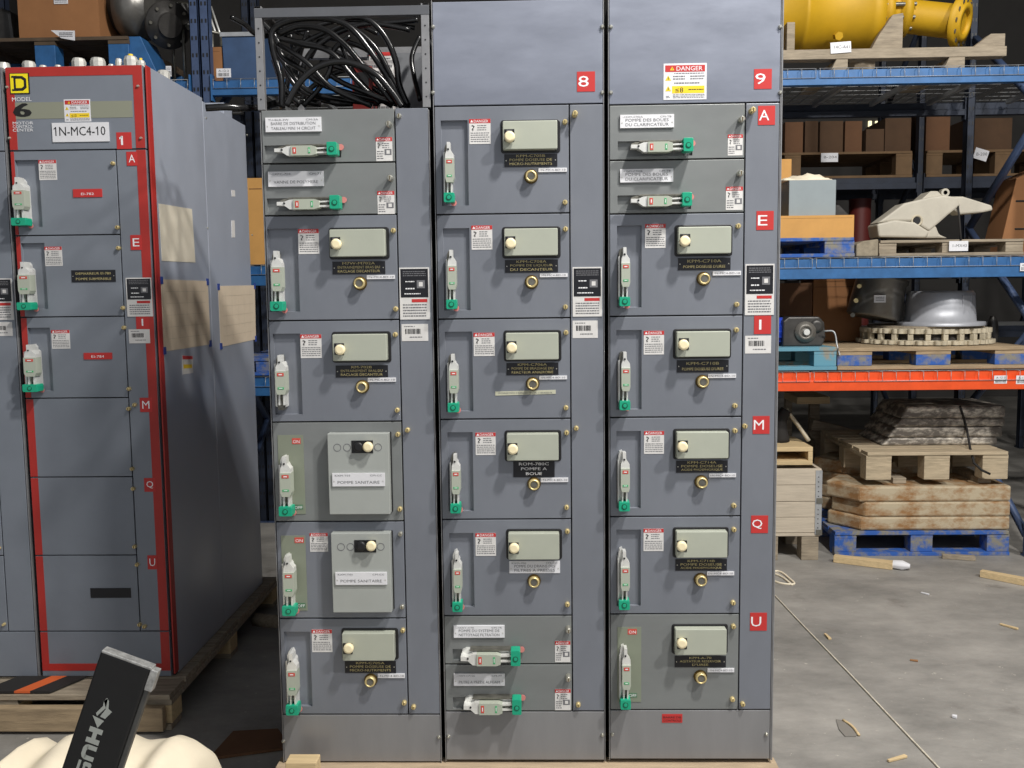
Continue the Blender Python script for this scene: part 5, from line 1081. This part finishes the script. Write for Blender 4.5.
P = rect(222, 33, 262, 60, RY0+.1); mb = MB(); t = .006
mb.prism([(P[0]+.01, zl), (P[1], zl), (P[1]+.01, P[3]), (P[0], P[3])], 'y', RY0+.1, RY0+.1+t, BINB); mb.prism([(P[0]+.01, zl), (P[1], zl), (P[1]+.01, P[3]), (P[0], P[3])], 'y', RY0+.5, RY0+.5+t, BINB)
mb.box(P[0], P[0]+t, RY0+.1+t, RY0+.5, zl, P[3], BINB); mb.box(P[1], P[1]+t, RY0+.1+t, RY0+.5, zl, P[3], BINB); mb.box(P[0]+.01, P[1], RY0+.1, RY0+.5, zl, zl+t, BINB); mb.box(P[0]-.008, P[1]+.016, RY0+.09, RY0+.1, P[3]-.02, P[3]+.004, WIRE); one('storage_bin', mb, (P[0], RY0+.3, zl), 'blue metal storage bin on the top shelf left of the cable loops', 'bin', None, .001)
cbox((211, 47, 221.5, 61), RY0+.1, .2, CARD, 'small brown carton between the twin uprights and the blue bin', base=zl)
mb = MB(); p = W(189, 57, RY0+.05); mb.lathe((p.x, RY0+.08, zl), (0, 0, 1), [(0, .012), (.02, .014), (.03, .008)], ORSTR, 12); one('orange_plug', mb, (p.x, RY0+.08, zl), 'small orange cap on the top shelf left of the twin uprights', 'cap')
# things glimpsed in the gap
cbox((248, 178, 264, 236), RY0+.1, .4, CARDY, 'tan carton in the gap between left and front cabinets on the middle shelf', base=zt2_)
p = rect(250, 355, 300, 372, RY0+.03)
pallet(ux[1]+.075, p[1], RY0+.03, RY1-.1, zt3, W(270, 358, RY0+.03).z, 'blue pallet on the lowest shelf seen in the gap left of the front cabinets', PBLUE)
# ------------------------------------------------------------------ rear rack row, boxes far back
RR0, RR1 = 5.6, 6.6
zR = W(850, 178, RR0).z
for px, lb_ in ((921, 'dark rack upright of the rear row, seen above the whitish casting'), (1090, 'dark rack upright of the rear row beyond the right picture edge'), (640, 'dark rack upright of the rear row behind the front cabinets'), (60, 'dark rack upright of the rear row behind the left cabinets')):
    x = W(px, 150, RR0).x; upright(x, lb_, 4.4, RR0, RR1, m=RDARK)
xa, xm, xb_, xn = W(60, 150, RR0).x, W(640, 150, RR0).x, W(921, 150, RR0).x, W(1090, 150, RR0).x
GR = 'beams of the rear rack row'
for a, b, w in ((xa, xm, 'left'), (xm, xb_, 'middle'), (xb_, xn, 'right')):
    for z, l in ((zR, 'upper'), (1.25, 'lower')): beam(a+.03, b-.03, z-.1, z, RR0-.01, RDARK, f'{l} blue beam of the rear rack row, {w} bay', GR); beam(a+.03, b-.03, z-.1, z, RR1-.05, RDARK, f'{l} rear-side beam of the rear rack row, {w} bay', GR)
far = [(785, 803, 122, 152), (805, 818, 121, 151), (820, 843, 121, 151), (845, 862, 121, 151), (866, 884, 129, 151), (885, 911, 118, 152), (926, 950, 110, 153), (968, 1012, 118, 150)]
zpr = W(850, 152, RR0+.05).z
farA = pallet(xm+.3, xb_-.06, RR0+.02, RR1-.1, zR+.001, zpr, 'brown wooden pallet on the rear rack row under a line of cartons', mat('brown_wood', (112, 88, 62), .85, 0, .15, 8), bw=.14)
farB = pallet(xb_+.06, xn-.06, RR0+.02, RR1-.1, zR+.001, zpr, 'brown wooden pallet on the rear rack row at the far right', MATS['brown_wood'], bw=.14)
for i, (a, b, y0, y1) in enumerate(far):
    cbox((a, y0, b, y1), RR0+.08+.03*(i % 2), .5, mat('dark_carton', (84, 62, 44), .9, 0, .15, 5) if i % 3 else CARDD, 'brown carton on the rear rack row beyond the right shelves', grp='cartons on the rear rack row', base=zpr+.001, flap=False)
attach(tagcard((821, 153, 838, 162), RR0+.015, 'white tag on the pallet of the rear rack row, left one', 'B-204'), farA)
attach(tagcard((974, 149, 988, 160), RR0+.015, 'white tag on the pallet of the rear rack row, right slanted one', 'B-208', .3), farB)
# dark goods lower down on the rear row
for a, b, y0, m, l in ((860, 882, 196, mat('dark_red_drum', (96, 36, 32), .5), 'dark red drum low on the rear rack row'), (800, 850, 205, CASTD, 'dark metal unit low on the rear rack row')):
    X0, X1, Z0, Z1 = rect(a, y0, b, 260, RR0+.1); mb = MB()
    if 'drum' in l: mb.lathe(((X0+X1)/2, RR0+.4, 1.252), (0, 0, 1), [(0, (X1-X0)/2), (.02, (X1-X0)/2*1.03), (.05, (X1-X0)/2), (Z1-1.252-.03, (X1-X0)/2), (Z1-1.252, (X1-X0)/2*1.03)], m, 24)
    else: mb.prism([(X0, 1.252), (X1, 1.252), (X1, Z1-.1), (X1-.1, Z1), (X0, Z1)], 'y', RR0+.1, RR0+.6, m)
    one('steel_drum' if 'drum' in l else 'metal_unit', mb, ((X0+X1)/2, RR0+.3, 1.252), l, 'drum' if 'drum' in l else 'machine part', None, .003)
mb = MB()
for k in (1.252,): mb.box(xa+.05, xn-.05, RR0+.04, RR1-.06, k-.002, k-.0005, WIRE)
one('steel_shelf', mb, ((xa+xn)/2, RR0+.5, 1.25), 'steel shelf sheet on the lower level of the rear rack row', 'shelf')
# boxes above right on front rack top (long beam of brace)
# ------------------------------------------------------------------ foreground wrapped bundle with black bar
bx0, bx1 = W(-60, 750, -.85).x, W(147, 750, -.85).x
zb0 = W(40, 742, -.72).z
rnd = random.Random(3); n, m_ = 40, 12; vs = []; fs = []
prof = [(-.30, 0.0), (-.31, .25), (-.29, .40), (-.22, .485), (-.1, .52), (.05, .53), (.2, .50), (.27, .40), (.3, .2), (.3, 0)]
for i in range(n+1):
    t = i/n; x = bx0+(bx1-bx0)*t
    rb = 1-.09*(abs(math.sin(t*math.pi*3.2+.4))**6) ; endk = min(1, (1-t)*9)**.5*.55+.45 if t > .85 else 1
    for j, (y, z) in enumerate(prof):
        vs.append((x+.004*math.sin(9*j+i), -.62+y*(.9+.1*rb), z*(.65+.35*rb)*(zb0/.52)*.83*(.6+.4*endk)*(1-.03*math.sin(t*23+j))))
L = len(prof)
for i in range(n):
    for j in range(L-1): fs.append((i*L+j, (i+1)*L+j, (i+1)*L+j+1, i*L+j+1))
fs.append(tuple(range(L))); fs.append(tuple(n*L+j for j in range(L-1, -1, -1))); fs += [(i*L, i*L+L-1, (i+1)*L+L-1, (i+1)*L) for i in range(n)]
mb = MB(); mb.add(vs, fs, WRAP, True)
o = one('wrapped_bundle', mb, ((bx0+bx1)/2, -.62, 0), 'cream wrapped bundle on the floor at the lower left corner', 'bundle'); s = o.modifiers.new('s', 'SUBSURF'); s.levels = 1; s.render_levels = 1
# black bar: front face corner pixels on plane Yb
Yb = -.98
TL_, TR_, BL_, BR_ = W(101, 650, Yb), W(152, 661, Yb), W(60, 768, Yb), W(117, 768, Yb)
u = ((BL_-TL_)+(BR_-TR_)).normalized(); wv = (TR_-TL_); wv = (wv-u*wv.dot(u)); wd = wv.length*1.02; wv.normalize()
nv = Vector((0, 1, 0)); O = TL_; Lb = TL_.z/-u.z-.012; TH = .022
def bp_(a, b, c=0): return O+wv*a+u*b+nv*c
bar = thing('tool_bar', bp_(wd/2, Lb, TH/2), 'black tool bar with pale crown logo leaning over the cream bundle', 'tool')
def barbox(mb, a0, a1, b0, b1, c0, c1, m):
    vs = [bp_(a, b, c) for a in (a0, a1) for b in (b0, b1) for c in (c0, c1)]
    mb.add(vs, [(0, 1, 3, 2), (4, 6, 7, 5), (0, 4, 5, 1), (2, 3, 7, 6), (0, 2, 6, 4), (1, 5, 7, 3)], m)
mb = MB(); barbox(mb, 0, wd, .004, Lb, 0, TH, BARB); obj('body', mb, bar, .004)
mb = MB(); barbox(mb, .002, wd+.003, -.001, .0045, -.001, TH, WORN); barbox(mb, wd, wd+.016, .004, .05, .002, TH, WORN); obj('end_cap', mb, bar, .0015)
mb = MB(); barbox(mb, wd, wd+.010, .05, Lb, .006, TH, mat('dark_grey_side', (92, 92, 90), .4, .4, .15, 30)); obj('side_channel', mb, bar, .0015)
def barpt(px, py): return W(px, py, Yb-.0006)
mb = MB()
for poly in ([(108, 698), (106, 708), (97, 716), (96, 713), (103, 706), (104, 701)], [(104, 701), (107, 698), (109, 701), (108.5, 709), (112, 712), (105, 719), (100, 716.5), (106, 709)], [(92.5, 715), (104, 721), (97.5, 728)]):
    mb.add([barpt(*p) for p in poly], [tuple(range(len(poly)))[::-1]], LOGO)
obj('logo', mb, bar)
mb = MB()
# bold lettering runs down the bar, letter tops towards its right edge
th = (barpt(103.3, 730.5)-barpt(89.7, 729)).length; R_ = barpt(103.3, 730.5)
def glyph(polys, off, wdt):
    for po in polys:
        mb.add([R_-wv*th+wv*(ly*th)+u*((off+lx*wdt)*th) for lx, ly in po], [tuple(range(len(po)))], LOGO)
glyph([[(0, 0), (.32, 0), (.32, 1), (0, 1)], [(.68, 0), (1, 0), (1, 1), (.68, 1)], [(.32, .34), (.68, .34), (.68, .66), (.32, .66)]], 0, 1.25)
glyph([[(0, .3), (.3, .3), (.3, 1), (0, 1)], [(.7, .3), (1, .3), (1, 1), (.7, 1)], [(0, .3), (.1, .1), (.3, 0), (.7, 0), (.9, .1), (1, .3), (.7, .38), (.62, .3), (.38, .3), (.3, .38)]], 1.38, 1.2)
glyph([[(0, 0), (.9, 0), (1, .1), (1, .5), (.9, .6), (.3, .6), (.3, .42), (.7, .42), (.7, .2), (0, .2)], [(0, .5), (.1, .4), (.3, .4), (.3, .8), (1, .8), (1, 1), (.1, 1), (0, .9)]], 2.72, 1.1)
obj('lettering', mb, bar)

# ------------------------------------------------------------------ building shell
fm = floor_mat()
mb = MB(); mb.box(-7, 9, -6, 11, -.1, 0, fm); struct('floor', mb)
wm = mat('dark_wall', (70, 68, 66), .8, 0, .1, 2)
mb = MB(); mb.box(-7, 9, 11, 11.2, 0, 9, wm); struct('wall_back', mb)
mb = MB(); mb.box(-7.2, -7, -6, 11.2, 0, 9, wm); struct('wall_left', mb)
mb = MB(); mb.box(9, 9.2, -6, 11.2, 0, 9, wm); struct('wall_right', mb)
mb = MB(); mb.box(-7.2, 9.2, -6, 11.2, 9, 9.2, wm); struct('ceiling', mb)

# small lit openings high in the far wall
em = bpy.data.materials.new('daylit_pane'); em.use_nodes = True; _e = em.node_tree.nodes['Principled BSDF']
_e.inputs['Emission Color'].default_value = (1, .86, .5, 1); _e.inputs['Emission Strength'].default_value = 1.3
for i, r in enumerate(((868.5, 121, 871.5, 127.5), (875.5, 121, 883, 125))):
    P = rect(*r, 10.98); mb = MB(); mb.box(P[0], P[1], 10.97, 10.999, P[2], P[3], em); struct(f'window_{i+1}', mb)
# ------------------------------------------------------------------ light
wd_ = bpy.data.worlds.new('world'); SC.world = wd_; wd_.use_nodes = True
wd_.node_tree.nodes['Background'].inputs[0].default_value = (.92, .95, 1.0, 1); wd_.node_tree.nodes['Background'].inputs[1].default_value = .50
def area(name, loc, tgt, size, power, col=(1, 1, 1), shape='DISK', sy=None):
    l = bpy.data.lights.new(name, 'AREA'); l.energy = power; l.size = size; l.shape = shape; l.color = col
    if sy: l.size_y = sy
    o = bpy.data.objects.new(name, l); COL.objects.link(o); o.location = loc
    o.rotation_euler = (Vector(tgt)-Vector(loc)).to_track_quat('-Z', 'Y').to_euler(); return o
area('high_bay_lamp', (1.85, -1.78, 5.6), (1.2, .8, .6), .30, 275, (1, .97, .92))
area('aisle_lamp', (4.8, -3.3, 6.0), (2.4, 1.6, .6), .35, 330, (1, .97, .92))
area('front_fill', (1.8, -5.2, 3.4), (.5, 0, 1.2), 3.0, 6, (.93, .96, 1), 'RECTANGLE', 2.4)  # soft fill added behind the camera to lift the cabinet fronts
SC.view_settings.view_transform = 'Standard'; SC.view_settings.look = 'None'
SC.view_settings.exposure = 0.0; SC.view_settings.gamma = 1.0; SC.view_settings.use_curve_mapping = False
